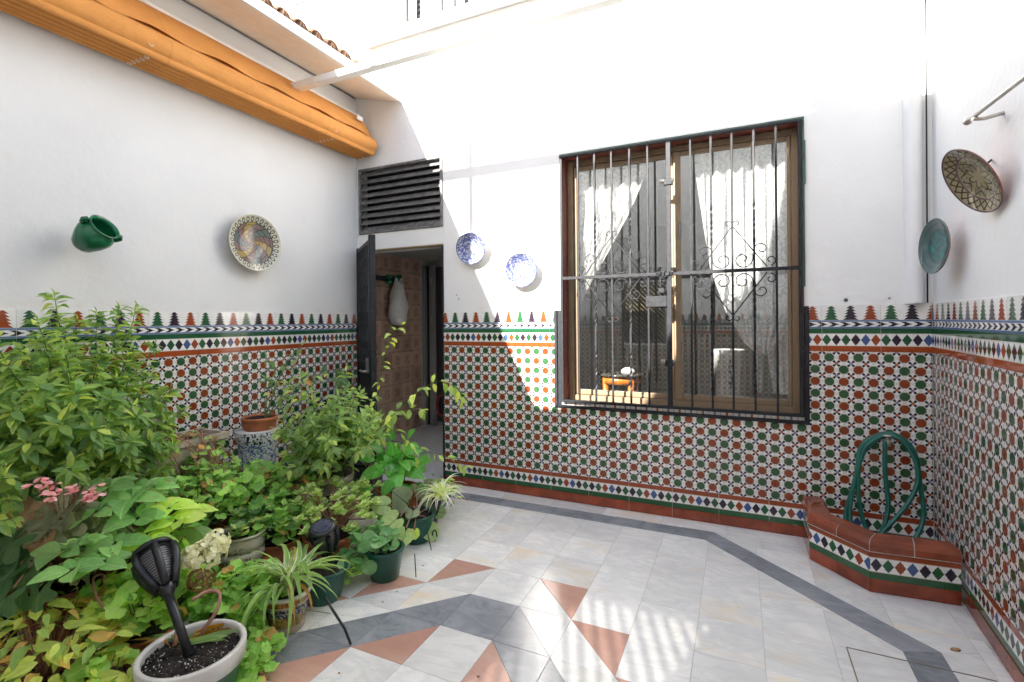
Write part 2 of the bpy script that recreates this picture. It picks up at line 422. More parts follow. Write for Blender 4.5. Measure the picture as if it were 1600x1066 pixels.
LM['strap'] = leafmat('striped_strap_leaf', (0.218, 0.375, 0.088), (0.360, 0.503, 0.138), edge=('margin', .27, (0.750, 0.750, 0.605)), veinamt=.1, young=(.965, (0.750, 0.601, 0.158)))
LM['strap2'] = leafmat('pale_strap_leaf', (0.559, 0.697, 0.240), (0.750, 0.750, 0.351), edge=('mid', .14, (0.750, 0.750, 0.738)), veinamt=0)
LM['dry'] = leafmat('dry_orange_leaf', (.50, .26, .04), (.42, .20, .06), tr=.2)
LM['dead'] = leafmat('withered_leaf', (.25, .13, .06), (.38, .24, .10), tr=.2)
LM['floret'] = leafmat('cream_floret', (.72, .72, .46), (.80, .78, .58), veinamt=0, tr=.3)
LM['pink'] = leafmat('pink_begonia_flower', (.80, .34, .36), (.84, .54, .52), veinamt=0, tr=.3)
M['stem'] = simple('green_stem', (.11, .16, .05), .5); M['stembrown'] = simple('woody_stem', (.17, .105, .065), .8, var=.3)
M['stemred'] = simple('pinkish_stem', (.34, .17, .11), .55)

# ---------------------------------------------------------------- mesh helpers
WORLD = {}
def org(o): return WORLD.get(o.name, Vector((0, 0, 0)))
def finish(o, parent, origin):
    COL.objects.link(o)
    if parent is not None:
        o.parent = parent; WORLD[o.name] = Vector(org(parent))
    else:
        o.location = origin; WORLD[o.name] = Vector(origin)
    return o
class MB:
    def __init__(s): s.v = []; s.f = []; s.uv = {}; s.sm = []; s.mi = []
    def add(s, vs, fs, uvs=None, smooth=False, mi=0):
        b = len(s.v); s.v += [tuple(x) for x in vs]
        for i, f in enumerate(fs):
            if uvs: s.uv[len(s.f)] = [uvs[j] for j in f] if isinstance(uvs[0], tuple) and len(uvs) == len(vs) else uvs[i]
            s.f.append(tuple(b + j for j in f)); s.sm.append(smooth); s.mi.append(mi)
        return s
    def box(s, x0, x1, y0, y1, z0, z1, m=None, uvf=None):
        vs = [(x0, y0, z0), (x1, y0, z0), (x1, y1, z0), (x0, y1, z0), (x0, y0, z1), (x1, y0, z1), (x1, y1, z1), (x0, y1, z1)]
        uv = [uvf(*p) for p in vs] if uvf else None
        if m: vs = [m @ Vector(p) for p in vs]
        return s.add(vs, [(0, 1, 5, 4), (1, 2, 6, 5), (2, 3, 7, 6), (3, 0, 4, 7), (4, 5, 6, 7), (3, 2, 1, 0)], uv)
    def bbox(s, x0, x1, y0, y1, z0, z1, c=.004, m=None):   # box with chamfered vertical/horizontal edges
        xs, ys = (x0, x0 + c, x1 - c, x1), (y0, y0 + c, y1 - c, y1)
        ring = lambda d, z: [(x0 + d, y0 + c, z), (x0 + c, y0 + d, z), (x1 - c, y0 + d, z), (x1 - d, y0 + c, z), (x1 - d, y1 - c, z), (x1 - c, y1 - d, z), (x0 + c, y1 - d, z), (x0 + d, y1 - c, z)]
        vs = ring(c, z0)[:]; vs = [(min(max(p[0], x0 + c), x1 - c), min(max(p[1], y0 + c), y1 - c), p[2]) for p in vs]
        vs += ring(0, z0 + c) + ring(0, z1 - c)
        vs += [(min(max(p[0], x0 + c), x1 - c), min(max(p[1], y0 + c), y1 - c), z1) for p in ring(0, z1)]
        fs = [tuple(range(7, -1, -1)), tuple(range(24, 32))]
        for k in range(3):
            for i in range(8): fs.append((k * 8 + i, k * 8 + (i + 1) % 8, (k + 1) * 8 + (i + 1) % 8, (k + 1) * 8 + i))
        if m: vs = [m @ Vector(p) for p in vs]
        return s.add(vs, fs)
    def tube(s, pts, r, n=8, closed=False, caps=True, flat=None):
        pts = [Vector(p) for p in pts]; N = len(pts)
        if not hasattr(r, '__len__'): r = [r] * N
        vs = []; up = None
        for i, p in enumerate(pts):
            a = pts[(i - 1) % N] if (i > 0 or closed) else pts[0]; b = pts[(i + 1) % N] if (i < N - 1 or closed) else pts[-1]
            t = (b - a)
            t = t.normalized() if t.length > 1e-9 else Vector((0, 0, 1))
            if up is None:
                up = Vector((0, 0, 1)) if abs(t.z) < .9 else Vector((1, 0, 0))
            x = t.cross(up)
            if x.length < 1e-6: x = t.cross(Vector((0, 1, .1)))
            x.normalize(); y = x.cross(t).normalized(); up = y
            for k in range(n):
                an = 2 * math.pi * k / n
                vs.append(p + x * (math.cos(an) * r[i]) + y * (math.sin(an) * r[i] * (flat or 1)))
        fs = []
        for i in range(N if closed else N - 1):
            j = (i + 1) % N
            for k in range(n): fs.append((i * n + k, i * n + (k + 1) % n, j * n + (k + 1) % n, j * n + k))
        s.add(vs, fs, smooth=True)
        if caps and not closed:
            b = len(s.v) - len(vs)
            s.f.append(tuple(b + k for k in range(n - 1, -1, -1))); s.sm.append(False); s.mi.append(0)
            s.f.append(tuple(b + (N - 1) * n + k for k in range(n))); s.sm.append(False); s.mi.append(0)
        return s
    def lathe(s, prof, n=40, m=None, smooth=True, sx=1, sy=1):
        vs = []; fs = []
        for r, z in prof:
            for k in range(n):
                a = 2 * math.pi * k / n; vs.append(Vector((r * math.cos(a) * sx, r * math.sin(a) * sy, z)))
        for i in range(len(prof) - 1):
            for k in range(n): fs.append((i * n + k, i * n + (k + 1) % n, (i + 1) * n + (k + 1) % n, (i + 1) * n + k))
        if m: vs = [m @ p for p in vs]
        return s.add(vs, fs, smooth=smooth)
    def prism(s, poly, z0, z1, m=None):
        n = len(poly); vs = [(p[0], p[1], z0) for p in poly] + [(p[0], p[1], z1) for p in poly]
        if m: vs = [m @ Vector(p) for p in vs]
        return s.add(vs, [tuple(range(n - 1, -1, -1)), tuple(range(n, 2 * n))] + [(i, (i + 1) % n, n + (i + 1) % n, n + i) for i in range(n)])
    def mesh(s, name, mats, off=Vector((0, 0, 0))):
        me = bpy.data.meshes.new(name)
        me.from_pydata([(p[0] - off[0], p[1] - off[1], p[2] - off[2]) for p in s.v], [], s.f)
        for m in (mats if isinstance(mats, (list, tuple)) else [mats]): me.materials.append(m)
        me.polygons.foreach_set('use_smooth', s.sm)
        if any(s.mi): me.polygons.foreach_set('material_index', s.mi)
        if s.uv:
            l = me.uv_layers.new(name='UVMap'); d = l.data; k = 0
            for i, f in enumerate(s.f):
                u = s.uv.get(i)
                for j in range(len(f)):
                    if u: d[k].uv = u[j]
                    k += 1
        me.update(); return me
    def build(s, name, mats, parent=None, origin=None, label=None, cat=None, kind=None, group=None):
        if parent is not None: off = org(parent)
        elif origin is not None: off = Vector(origin)
        else: off = Vector((0, 0, 0))
        o = bpy.data.objects.new(name, s.mesh(name, mats, off)); finish(o, parent, off)
        tag(o, label, cat, kind, group); return o
def tag(o, label=None, cat=None, kind=None, group=None):
    if label: o['label'] = label
    if cat: o['category'] = cat
    if kind: o['kind'] = kind
    if group: o['group'] = group
    return o
def thing(name, label, cat, loc=(0, 0, 0), group=None):
    o = bpy.data.objects.new(name, None); o.empty_display_size = .05
    finish(o, None, Vector(loc)); return tag(o, label, cat, None, group)
def inst(name, me, mat, parent, label=None):
    """object sharing mesh me, placed with world matrix mat under parent"""
    o = bpy.data.objects.new(name, me); COL.objects.link(o); o.parent = parent
    mm = mat.copy(); mm.translation = mat.translation - org(parent); o.matrix_basis = mm
    WORLD[o.name] = Vector(mat.translation)
    if label: o['label'] = label
    return o
def rect_minus(rects, hole):
    out = []
    h0, h1, k0, k1 = hole
    for (a, b, c, d) in rects:
        if h0 >= b or h1 <= a or k0 >= d or k1 <= c: out.append((a, b, c, d)); continue
        if a < h0: out.append((a, h0, c, d))
        if b > h1: out.append((h1, b, c, d))
        m0, m1 = max(a, h0), min(b, h1)
        if c < k0: out.append((m0, m1, c, k0))
        if d > k1: out.append((m0, m1, k1, d))
    return [q for q in out if q[1] - q[0] > .004 and q[3] - q[2] > .004]

# ---------------------------------------------------------------- geometry constants
XL, XR, YR = -3.277, 1.0246, -3.86
W = .3033
WIN = (-1.240, .372, .765, 2.668)      # hole in back wall
WINT = (-1.292, .392, .735, 1.60)      # cut in the dado
DOOR = (-3.262, -2.322, 0.0, 2.072)
LOUV = (-3.254, -2.320, 2.222, 2.836)
CTOP = 3.955
RB = R(0); RL = R(90); RREAR = R(180); RR_ = math.atan2(-.998, -.0652)
def wallm(origin, rz): return Matrix.Translation(origin) @ Matrix.Rotation(rz, 4, 'Z')

# ---------------------------------------------------------------- ground and walls
MB().box(-30, 30, -30, 30, -.20, -.05).build('ground', M['grout'], kind='structure')
back = MB()
for q in rect_minus(rect_minus([(XL - .25, XR + .25, 0, CTOP)], WIN), (XL - .001, DOOR[1], 0, DOOR[3])):
    pass
rects = rect_minus(rect_minus(rect_minus([(XL - .25, XR + .25, 0, CTOP)], WIN), DOOR), LOUV)
for q in rects: back.box(q[0], q[1], .008, .22, q[2], q[3])
wall_back = back.build('back_wall', M['plaster'], origin=(0, 0, 0), label='tall white wall with the barred window, sunlit above and tiled below', cat='wall')
mL = wallm((XL, 0, 0), RL)
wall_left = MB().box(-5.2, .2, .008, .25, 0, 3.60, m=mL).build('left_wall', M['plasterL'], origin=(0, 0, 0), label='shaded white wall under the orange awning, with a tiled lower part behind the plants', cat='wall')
mR = wallm((XR, 0, 0), RR_)
wall_right = MB().box(-.2, 5.0, .008, .25, 0, 3.72, m=mR).build('right_wall', M['plaster2'], origin=(0, 0, 0), label='white wall with two dark plates and a curtain rod, beside the corner planter', cat='wall')
mRe = wallm((0, YR, 0), RREAR)
# rear wall: low parapet on the left, tall block on the right, opening added for the floor light bars
rw = MB()
OP = (.98, 1.66, 1.02, 1.97)    # in rear local s = -x
for q in rect_minus([(1.0, 3.6, 0, 3.38)], OP): rw.box(q[0], q[1], .008, .22, q[2], q[3], m=mRe)
rw.box(-1.5, 1.0, .008, .22, 0, 5.36, m=mRe)
rw.prism([(2.75, 3.30), (1.97, 3.50), (1.66, 4.02), (1.20, 4.55), (1.0005, 5.36), (1.0005, 3.3805), (2.60, 3.3805)], .009, .219, m=mRe @ Matrix(((1, 0, 0, 0), (0, 0, 1, 0), (0, 1, 0, 0), (0, 0, 0, 1))))  # sloped top invented to shade the lower right of the window
rw.prism([(.22, 5.3605), (-.08, 6.1), (-.9, 6.1), (-.9, 5.3605)], .009, .219, m=mRe @ Matrix(((1, 0, 0, 0), (0, 0, 1, 0), (0, 1, 0, 0), (0, 0, 0, 1))))  # raised block added to shade the right wall
wall_rear = rw.build('rear_wall', M['plaster2'], origin=(0, 0, 0), label='white rear wall with matching tiles, seen mirrored in the window panes', cat='wall')
scr = thing('added_slat_screen', 'smoked screen with slanted slats, added to cast light bars on the floor', 'screen', (-1.32, YR - .1, 1.0))  # unseen, added so direct sun imitates the window's reflected light bars
MB().box(OP[0], OP[1], .10, .106, OP[2], OP[3], m=mRe).build('pane', M['dimming'], scr)
k = OP[0] - 1.0
while k < OP[1] + .05:
    a = Vector((k, .07, OP[2])); 
    pts = []
    for zz in (OP[2], OP[3]):
        pts.append(mRe @ Vector((k + (zz - OP[2]) * .97, .07, zz)))
    # clip to opening
    s0 = max(0, (OP[0] - k) / .97 / (OP[3] - OP[2])); s1 = min(1, (OP[1] - k) / .97 / (OP[3] - OP[2]))
    if s1 > s0 + .02: MB().tube([pts[0].lerp(pts[1], s0), pts[0].lerp(pts[1], s1)], .015, 4).build('slat', M['iron'], scr)
    k += .070

# tiles on the walls
BODYROWS = [(.210, .2854), (.2854, .587), (.587, .8886), (.8886, 1.190)]
BANDS = [('skirting_tile', 0.002, .070, 'skirt', .004), ('lower_border_tile', .070, .210, 'low', .0)] + \
        [('dado_tile', a, b, 'body', 0) for a, b in BODYROWS] + \
        [('upper_border_tile', 1.190, 1.332, 'up', .003), ('crest_tile', 1.332, 1.477, 'crest', 0)]
_cache = {}
def tile_wall(wm, wall, s_start, s_end, joint0, holes=(), merged=False):
    mg = {k: MB() for k in ('skirt', 'low', 'body', 'up', 'crest')}
    k0 = math.floor((s_start - joint0) / W + 1e-6)
    k = k0
    while joint0 + k * W < s_end - .003:
        a = joint0 + k * W; lo, hi = max(a, s_start), min(a + W, s_end)
        for nm, z0, z1, mk, proud in BANDS:
            rs = [(lo - a, hi - a, z0, z1)]
            for h in holes: rs = rect_minus(rs, (h[0] - a, h[1] - a, h[2], h[3]))
            if not rs: continue
            full = len(rs) == 1 and abs(rs[0][1] - rs[0][0] - W) < .002 and abs(rs[0][3] - rs[0][2] - (z1 - z0)) < 1e-4
            key = (mk, z0)
            voff = .210 if mk == 'body' else 0
            if full and key in _cache and not merged: me = _cache[key]
            else:
                b = MB() if not merged else mg[mk]
                mm = None if not merged else wm @ Matrix.Translation((a, 0, 0))
                e = .0011 if mk != 'body' else .0008; ez = .0003
                for (x0, x1, y0, y1) in rs:
                    b.box(x0 + e, x1 - e, -proud, .0081, y0 + ez, y1 - ez, m=mm, uvf=lambda x, y, z: (x, z - voff))
                if merged: continue
                me = b.mesh(nm, M[mk])
                if full: _cache[key] = me
            j = Matrix.Translation((a, (rnd.random() - .5) * .0008, 0)) @ Matrix.Rotation((rnd.random() - .5) * .0016, 4, 'Z')
            inst(nm, me, wm @ j, wall)
        k += 1
    if merged:
        for mk, b in mg.items():
            if b.v: b.build({'skirt': 'skirting_tiles', 'low': 'lower_border_tiles', 'body': 'dado_tiles', 'up': 'upper_border_tiles', 'crest': 'crest_tiles'}[mk], M[mk], wall, kind='stuff')
mB = wallm((0, 0, 0), RB)
def backing(wm, wall, rects_):
    b = MB()
    for q in rects_: b.box(q[0], q[1], .0012, .0078, q[2] + .001, q[3] - .001, m=wm)
    b.build('tile_grout', M['grout'], wall)
backing(mB, wall_back, rect_minus([(DOOR[1] + .003, XR - .003, 0, 1.476)], WINT))
backing(wallm((XL, 0, 0), RL), wall_left, [(-3.8, -.003, 0, 1.476)])
backing(mR, wall_right, [(.003, 3.8, 0, 1.476)])
tile_wall(mB, wall_back, DOOR[1] + .002, XR - .002, -2.2541, holes=[WINT])
mLL = wallm((XL, 0, 0), RL)
tile_wall(mLL, wall_left, -3.80, -.002, -.0)
tile_wall(mR, wall_right, .002, 3.8, -.15)
tile_wall(mRe, wall_rear, -1.2, 3.27, 0, holes=[(OP[0] - .02, OP[1] + .02, OP[2] - .02, OP[3] + .02)], merged=True)

# ---------------------------------------------------------------- floor of marble pieces
floor = MB().box(XL - .3, XR + .4, -5.2, .0, -.05, -.0022).build('floor', M['grout'], kind='structure')
def clip(poly, a, b, keep):   # keep side of the line a->b (keep=+1 left)
    out = []; n = len(poly)
    d = lambda p: keep * ((b[0] - a[0]) * (p[1] - a[1]) - (b[1] - a[1]) * (p[0] - a[0]))
    for i in range(n):
        p, q = poly[i], poly[(i + 1) % n]; dp, dq = d(p), d(q)
        if dp >= 0: out.append(p)
        if (dp > 0 and dq < 0) or (dp < 0 and dq > 0):
            t = dp / (dp - dq); out.append((p[0] + t * (q[0] - p[0]), p[1] + t * (q[1] - p[1])))
    return out if len(out) > 2 else []
def area(p): return abs(sum(p[i][0] * p[(i + 1) % len(p)][1] - p[(i + 1) % len(p)][0] * p[i][1] for i in range(len(p)))) / 2
def shrink(p, e=.0007):
    cx = sum(q[0] for q in p) / len(p); cy = sum(q[1] for q in p) / len(p); out = []
    n = len(p)
    ccw = sum(p[i][0] * p[(i + 1) % n][1] - p[(i + 1) % n][0] * p[i][1] for i in range(n)) > 0
    if not ccw: p = p[::-1]
    for i in range(n):
        a, b, c = Vector(p[i - 1]), Vector(p[i]), Vector(p[(i + 1) % n])
        d1 = (b - a).normalized(); d2 = (c - b).normalized()
        n1 = Vector((-d1.y, d1.x)); n2 = Vector((-d2.y, d2.x)); m = n1 + n2
        if m.length < .2: out.append(tuple(b)); continue
        m = m / max(.25, (1 + n1.dot(n2))); out.append((b.x + m.x * e, b.y + m.y * e))
    return out
def piece(poly, kind):
    poly = [p for i, p in enumerate(poly) if (Vector(p) - Vector(poly[i - 1])).length > .002]
    if len(poly) < 3 or area(poly) < .0004: return
    poly = shrink(poly); dz = (rnd.random() - .5) * .0006
    n = len(poly); c = .0009; inner = shrink(poly, .0009)
    vs = [(p[0], p[1], -.011) for p in poly] + [(p[0], p[1], -.001 + dz) for p in poly] + [(p[0], p[1], dz) for p in inner]
    if len(inner) != n: return
    fs = [tuple(range(2 * n, 3 * n))] + [(i, (i + 1) % n, n + (i + 1) % n, n + i) for i in range(n)] + [(n + i, n + (i + 1) % n, 2 * n + (i + 1) % n, 2 * n + i) for i in range(n)]
    cx = sum(p[0] for p in poly) / n; cy = sum(p[1] for p in poly) / n
    me = bpy.data.meshes.new('floor_tile'); me.from_pydata([(v[0] - cx, v[1] - cy, v[2]) for v in vs], [], fs)
    me.materials.append(M[{'w': 'marble', 'g': 'marble_grey', 'p': 'marble_pink'}[kind]])
    nm = {'w': 'marble_tile', 'g': 'grey_marble_tile', 'p': 'pink_marble_tile'}[kind]
    o = bpy.data.objects.new(nm, me); COL.objects.link(o); o.parent = floor; o.location = (cx, cy, 0)
GX0, GPX, GY0, GPY = -.99, .2695, -.290, .2845
def gx(i): return GX0 + i * GPX
def gy(j): return GY0 - j * GPY       # lower edge of row j is gy(j+?)
P1o, P1i = (-.158, -.140), (-.205, -.285)
P2o, P2i = (.757, -1.016), (.615, -1.070)
bandR = [P1o, P2o, P2i, P1i]           # diagonal grey strip (quad)
back_band = [(-2.95, -.150), P1o, P1i, (-2.95, -.285)]
side_band = [P2o, (.757, -3.8), (.617, -3.8), P2i]
def outside(poly, quad):
    """pieces of poly outside convex quad"""
    q = quad; ar = sum(q[i][0] * q[(i + 1) % 4][1] - q[(i + 1) % 4][0] * q[i][1] for i in range(4))
    if ar < 0: q = q[::-1]
    out = []; rem = poly
    for i in range(4):
        a, b = q[i], q[(i + 1) % 4]
        o = clip(rem, a, b, -1)
        if len(o) > 2 and area(o) > .0003: out.append(o)
        rem = clip(rem, a, b, 1)
        if not rem: break
    if rem and area(rem) > .0003: return out
    return [poly] if not out or abs(sum(area(x) for x in out) - area(poly)) < 1e-5 and len(out) > 1 else out
def inside_any(poly):
    r = [poly]
    for qd in (bandR, back_band, side_band):
        n = []
        for p in r: n += outside(p, qd)
        r = n
    return r
COVER = (.403, .750, -1.48, -1.135)
for i in range(-9, 8):
    for j in range(-1, 12):
        x0, x1 = gx(i), gx(i + 1); y1 = -0.285 - j * GPY + (0.0); y0 = y1 - GPY
        if j == -1: continue
        if x0 > XR - .01 or x1 < XL: continue
        x0 = max(x0, XL); xr = XR + .065 * (y0)
        x1c = min(x1, xr)
        sq = [(x0, y0), (x1c, y0), (x1c, y1), (x0, y1)]
        # star motif cells  (i: 0 = -.99..-.72 ; -1 = -1.26..-.99)
        ii = i if i >= 0 else -2 - i + 0      # mirror about x=-1.125: i=-1 centre
        d = abs(i + 1)                         # 0 centre column
        tl, tr, bl, br = (x0, y1), (x1c, y1), (x0, y0), (x1c, y0)
        row = j                                # row 4 : -1.423..-1.7075
        left = i < -1
        done = False
        if row >= 3 and x1c == x1 and i >= -6 and i <= 4:
            e = row - 4                        # e=0 : first grey row
            near, far = (br, tr) if left else (bl, tl)      # edge nearest the centre column
            cornT = tl if left else tr         # outer top corner
            # diagonal split of a cell from inner-top to outer-bottom
            it = tr if left else tl; ob = bl if left else br
            up_tri = [it, cornT, ob]; lo_tri = [it, ob, br if left else bl]
            def put(k1, k2):
                piece(up_tri, k1); piece(lo_tri, k2)
            if d == 0:
                if e == 0: piece(sq, 'g'); done = True
                elif e > 0: piece(sq, 'w'); done = True
            elif e >= 0 or row == 3:
                s = e - d
                if s == -2: put('p', 'w'); done = True
                elif s == -1: put('w', 'g'); done = True
                elif s == 0: put('g', 'p'); done = True
        if done: continue
        for p in inside_any(sq):
            piece(p, 'w')
# strip behind the back band, long pieces; and the bands themselves
for k in range(12):
    a = -2.95 + k * .41; b = a + .41
    p = [(a, -.150 + .003 * 0), (b, -.150), (b, -.002), (a, -.002)]
    p = clip(p, (a, -.150), (b, -.1405 if b < 0 else -.1405), 1) if False else p
    for q in outside(p, bandR): 
        if a < .95: piece([(min(x, XR - .005), y) for x, y in q], 'w')
for x0, x1 in ((-.158, .12), (.12, .40), (.40, .70), (.70, 1.015)):   # wedge between back strip and grid on the right
    q = [(x0, -.285), (x1, -.285), (x1, -.152), (x0, -.152)]
    for r_ in outside(q, bandR): piece(r_, 'w')
def band_pieces(quad, n, kind='g'):
    a, b, c, d = [Vector(p) for p in quad]
    for i in range(n):
        t0, t1 = i / n, (i + 1) / n
        piece([tuple(a.lerp(b, t0)), tuple(a.lerp(b, t1)), tuple(d.lerp(c, t1)), tuple(d.lerp(c, t0))], kind)
band_pieces([(-2.95, -.152), P1o, P1i, (-2.95, -.283)], 13); band_pieces(bandR, 4); band_pieces(side_band, 7)
# access cover joint set into the floor
mc = MB()
x0, x1, y0, y1 = .403, .888, -1.62, -1.135
for (a, b, c, d) in ((x0, x1, y1 - .004, y1), (x0, x0 + .005, y0, y1 - .0042), (x1 - .004, x1, y0, y1 - .0042)):
    mc.box(a, b, c, d, .0002, .0022)
mc.build('cover_frame', simple('tarnished_brass_edging', (.24, .19, .13), .55, .2), floor)
for (px, py) in ((1493, 1016),):
    p = at(px, py, Z=0); MB().lathe([(0, 0), (.012, 0), (.010, .006), (0, .008)], 8, m=Matrix.Translation((p.x, p.y, 0)) @ Matrix.Scale(1.8, 4, (1, .4, 0))).build('dead_leaf', LM['dead'], origin=tuple(p), label='small dark dead leaf on the marble by the right wall', cat='leaf')

# ---------------------------------------------------------------- corner planter curb
ins_top = [(.365, -.004), (.366, -.315), (.600, -.585), (.968, -.560)]
pl = thing('corner_planter', 'low tiled curb basin in the corner under the coiled hose', 'planter', (.7, -.3, 0))
MB().prism([(.375, -.004), (.376, -.309), (.604, -.575), (.965, -.552), (.958, -.455), (.650, -.472), (.476, -.268), (.475, -.004)], .001, .205).build('curb_core', M['plaster2'], pl)
def seg_tiles(p, q, u0):
    p, q = Vector((p[0], p[1], 0)), Vector((q[0], q[1], 0)); L = (q - p).length
    rz = math.atan2(q.y - p.y, q.x - p.x); m = Matrix.Translation(p) @ Matrix.Rotation(rz, 4, 'Z')
    x = 0
    while x < L - .003:
        w = min(W - ((x + u0) % W), L - x)
        for nm, z0, z1, mk, pr in BANDS[:2]:
            b = MB(); off = x + u0
            b.box(.0007, w - .0007, -.002, .010, z0 + .0004, z1 - .0004, uvf=lambda X, Y, Z: (X + off, Z))
            inst(nm, b.mesh(nm, M[mk]), m @ Matrix.Translation((x, 0, 0)), pl)
        x += w
seg_tiles(ins_top[0], ins_top[1], .0)
seg_tiles(ins_top[1], ins_top[2], .13)
seg_tiles(ins_top[2], ins_top[3], .0)
def cap_run(po, qo, pi, qi, n):
    po, qo, pi, qi = [Vector((a[0], a[1], 0)) for a in (po, qo, pi, qi)]
    for k in range(n):
        t0, t1 = k / n + .006, (k + 1) / n - .006
        a, b, c, d = po.lerp(qo, t0), po.lerp(qo, t1), pi.lerp(qi, t1), pi.lerp(qi, t0)
        vs = []
        for (o, i_) in ((a, d), (b, c)):
            for f, z in ((-.10, .212), (-.12, .245), (-.02, .266), (.10, .270), (.9, .270), (1.0, .262), (1.04, .215)):
                pt = o.lerp(i_, f); vs.append((pt.x, pt.y, z))
        m_ = 7
        fs = [(j, j + m_, j + 1 + m_, j + 1) for j in range(m_ - 1)] + [(m_ - 1, 2 * m_ - 1, m_, 0), tuple(range(m_)), tuple(range(2 * m_ - 1, m_ - 1, -1))]
        MB().add(vs, fs).build('cap_tile', M['cap'], pl)
    vs = []
    for (o, i_) in ((po, pi), (qo, qi)):
        for f, z in ((-.08, .207), (-.10, .243), (-.01, .263), (.10, .2675), (.9, .2675), (.98, .260), (1.01, .215)):
            pt = o.lerp(i_, f); vs.append((pt.x, pt.y, z))
    MB().add(vs, fs).build('mortar', M['grout'], pl)
inn = [(.475, -.004), (.476, -.268), (.650, -.472), (.958, -.455)]
cap_run(ins_top[0], ins_top[1], inn[0], inn[1], 2)
cap_run(ins_top[1], ins_top[2], inn[1], inn[2], 2)
cap_run(ins_top[2], ins_top[3], inn[2], inn[3], 2)

# ---------------------------------------------------------------- interior behind the window and the doorway
def room(name, x0, x1, y0, y1, z0, z1, mat):
    b = MB(); t = .05
    b.box(x0, x1, y1, y1 + t, z0, z1); b.box(x0 - t, x0, y0, y1 + t, z0 - t, z1 + t); b.box(x1, x1 + t, y0, y1 + t, z0 - t, z1 + t)
    b.box(x0, x1, y0, y1 + t, z1, z1 + t); b.box(x0, x1, y0, y1 + t, z0 - t, z0)
    return b.build(name, mat, kind='structure')
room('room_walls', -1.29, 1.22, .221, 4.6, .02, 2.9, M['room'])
cor = MB()
cor.box(-3.90, -2.10, 1.95, 2.0, 0, 2.3); cor.box(-2.28, -2.23, .221, 1.95, 0, .10); cor.box(-2.28, -2.23, .221, .26, .1005, 2.2095)
well = MB(); well.box(-2.22, -1.35, .2215, 3.0, -.04, .02); well.box(-2.22, -1.35, 3.01, 3.1, .021, 3.0); well.build('added_lightwell', M['plaster2'], kind='structure'); cor.box(-3.95, -2.1, .2205, 2.0, 2.21, 2.3)  # unseen lightwell, added to let sky light into the hallway
cor.box(-3.95, -3.53, .2001, .2195, 0, 2.3)
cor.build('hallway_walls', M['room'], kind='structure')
MB().box(-4.0, -2.3, .001, 2.0, -.05, .004).build('hallway_floor', M['granite'], kind='structure')
hw = MB().box(-3.95, -3.86, .2205, 1.95, 0, 2.21).build('hallway_side_wall', M['grout'], origin=(0, 0, 0), label='hallway wall of brown ornamental tiles inside the doorway', cat='wall')
tm = None
for c in range(9):
    for r_ in range(11):
        y0_ = .23 + c * .2; z0_ = .008 + r_ * .2
        if tm is None:
            b = MB(); b.box(.0015, .1985, 0, .006, .0015, .1985, uvf=lambda x, y, z: (x, z)); tm = b.mesh('ornamental_tile', M['inttile'])
        if y0_ + .2 < 1.96: inst('ornamental_tile', tm, wallm((-3.8535, y0_, z0_), RL), hw)
# hallway inner door
hd = thing('inner_door', 'grey framed dark door at the far end of the hallway', 'door', (-3.6, 1.9, 0))
for a, b in (((-3.855, -3.815)), ((-3.745, -3.675))): MB().bbox(a, b, 1.87, 1.945, .004, 2.14, .004).build('frame_post', simple('grey_door_frame', (.30, .30, .31), .4), hd)
MB().bbox(-3.67, -2.5, 1.92, 1.945, .06, 2.12, .004).build('leaf_panel', simple('dark_door_panel', (.05, .04, .042), .35), hd)
MB().bbox(-3.815, -3.745, 1.925, 1.945, .004, 2.14, .003).build('dark_gap_strip', M['dark'], hd)  # dark strip standing in for the dark gap between the posts
for z in (.55, 1.4, 1.9): MB().tube([(-3.71, 1.865, z), (-3.71, 1.865, z + .07)], .008, 8).build('hinge', M['steel'], hd)
bkt = MB(); p0 = at(690, 634, Y=1.6); bkt.tube([(p0.x + .07 * math.cos(a), 1.6, p0.z + .13 * math.sin(a)) for a in [R(x) for x in range(0, 360, 20)]], .012, 6, closed=True)
bkt.build('red_hoop', simple('red_plastic_loop', (.35, .03, .025), .4), origin=(p0.x, 1.6, p0.z), label='red plastic hoop hanging by the dark hallway door', cat='hoop')
# coat rack and bag
p = at(612, 437, X=-3.85)
rack = thing('coat_rack', 'green leafy coat rack on the brown hallway tiles', 'coat rack', tuple(p))
b = MB()
for k in range(26):
    a = rnd.random() * 6.28; q = Vector((-3.83 + rnd.random() * .03, p.y - .12 + .24 * k / 26, p.z + (rnd.random() - .5) * .08))
    b.lathe([(0, -.008), (.022, 0), (.03, .006), (0, .012)], 7, m=Matrix.Translation(q) @ Matrix.Rotation(R(80), 4, 'Y') @ Matrix.Rotation(a, 4, 'X'))
b.build('leaf_panel', M['greendecor'], rack)
MB().box(-3.85, -3.835, p.y - .45, p.y + .02, p.z - .03, p.z + .03).build('backboard', M['dark'], rack)
for dy in (-.06, .08): MB().tube([(-3.84, p.y + dy, p.z), (-3.78, p.y + dy, p.z - .02), (-3.77, p.y + dy, p.z + .015)], .008, 6).build('hook', M['iron'], rack)
bag = MB(); bc = Vector((-3.77, p.y + .02, p.z))
prof = [(-.03, .05), (-.10, .065), (-.20, .115), (-.33, .15), (-.46, .15), (-.55, .09), (-.56, .01)]
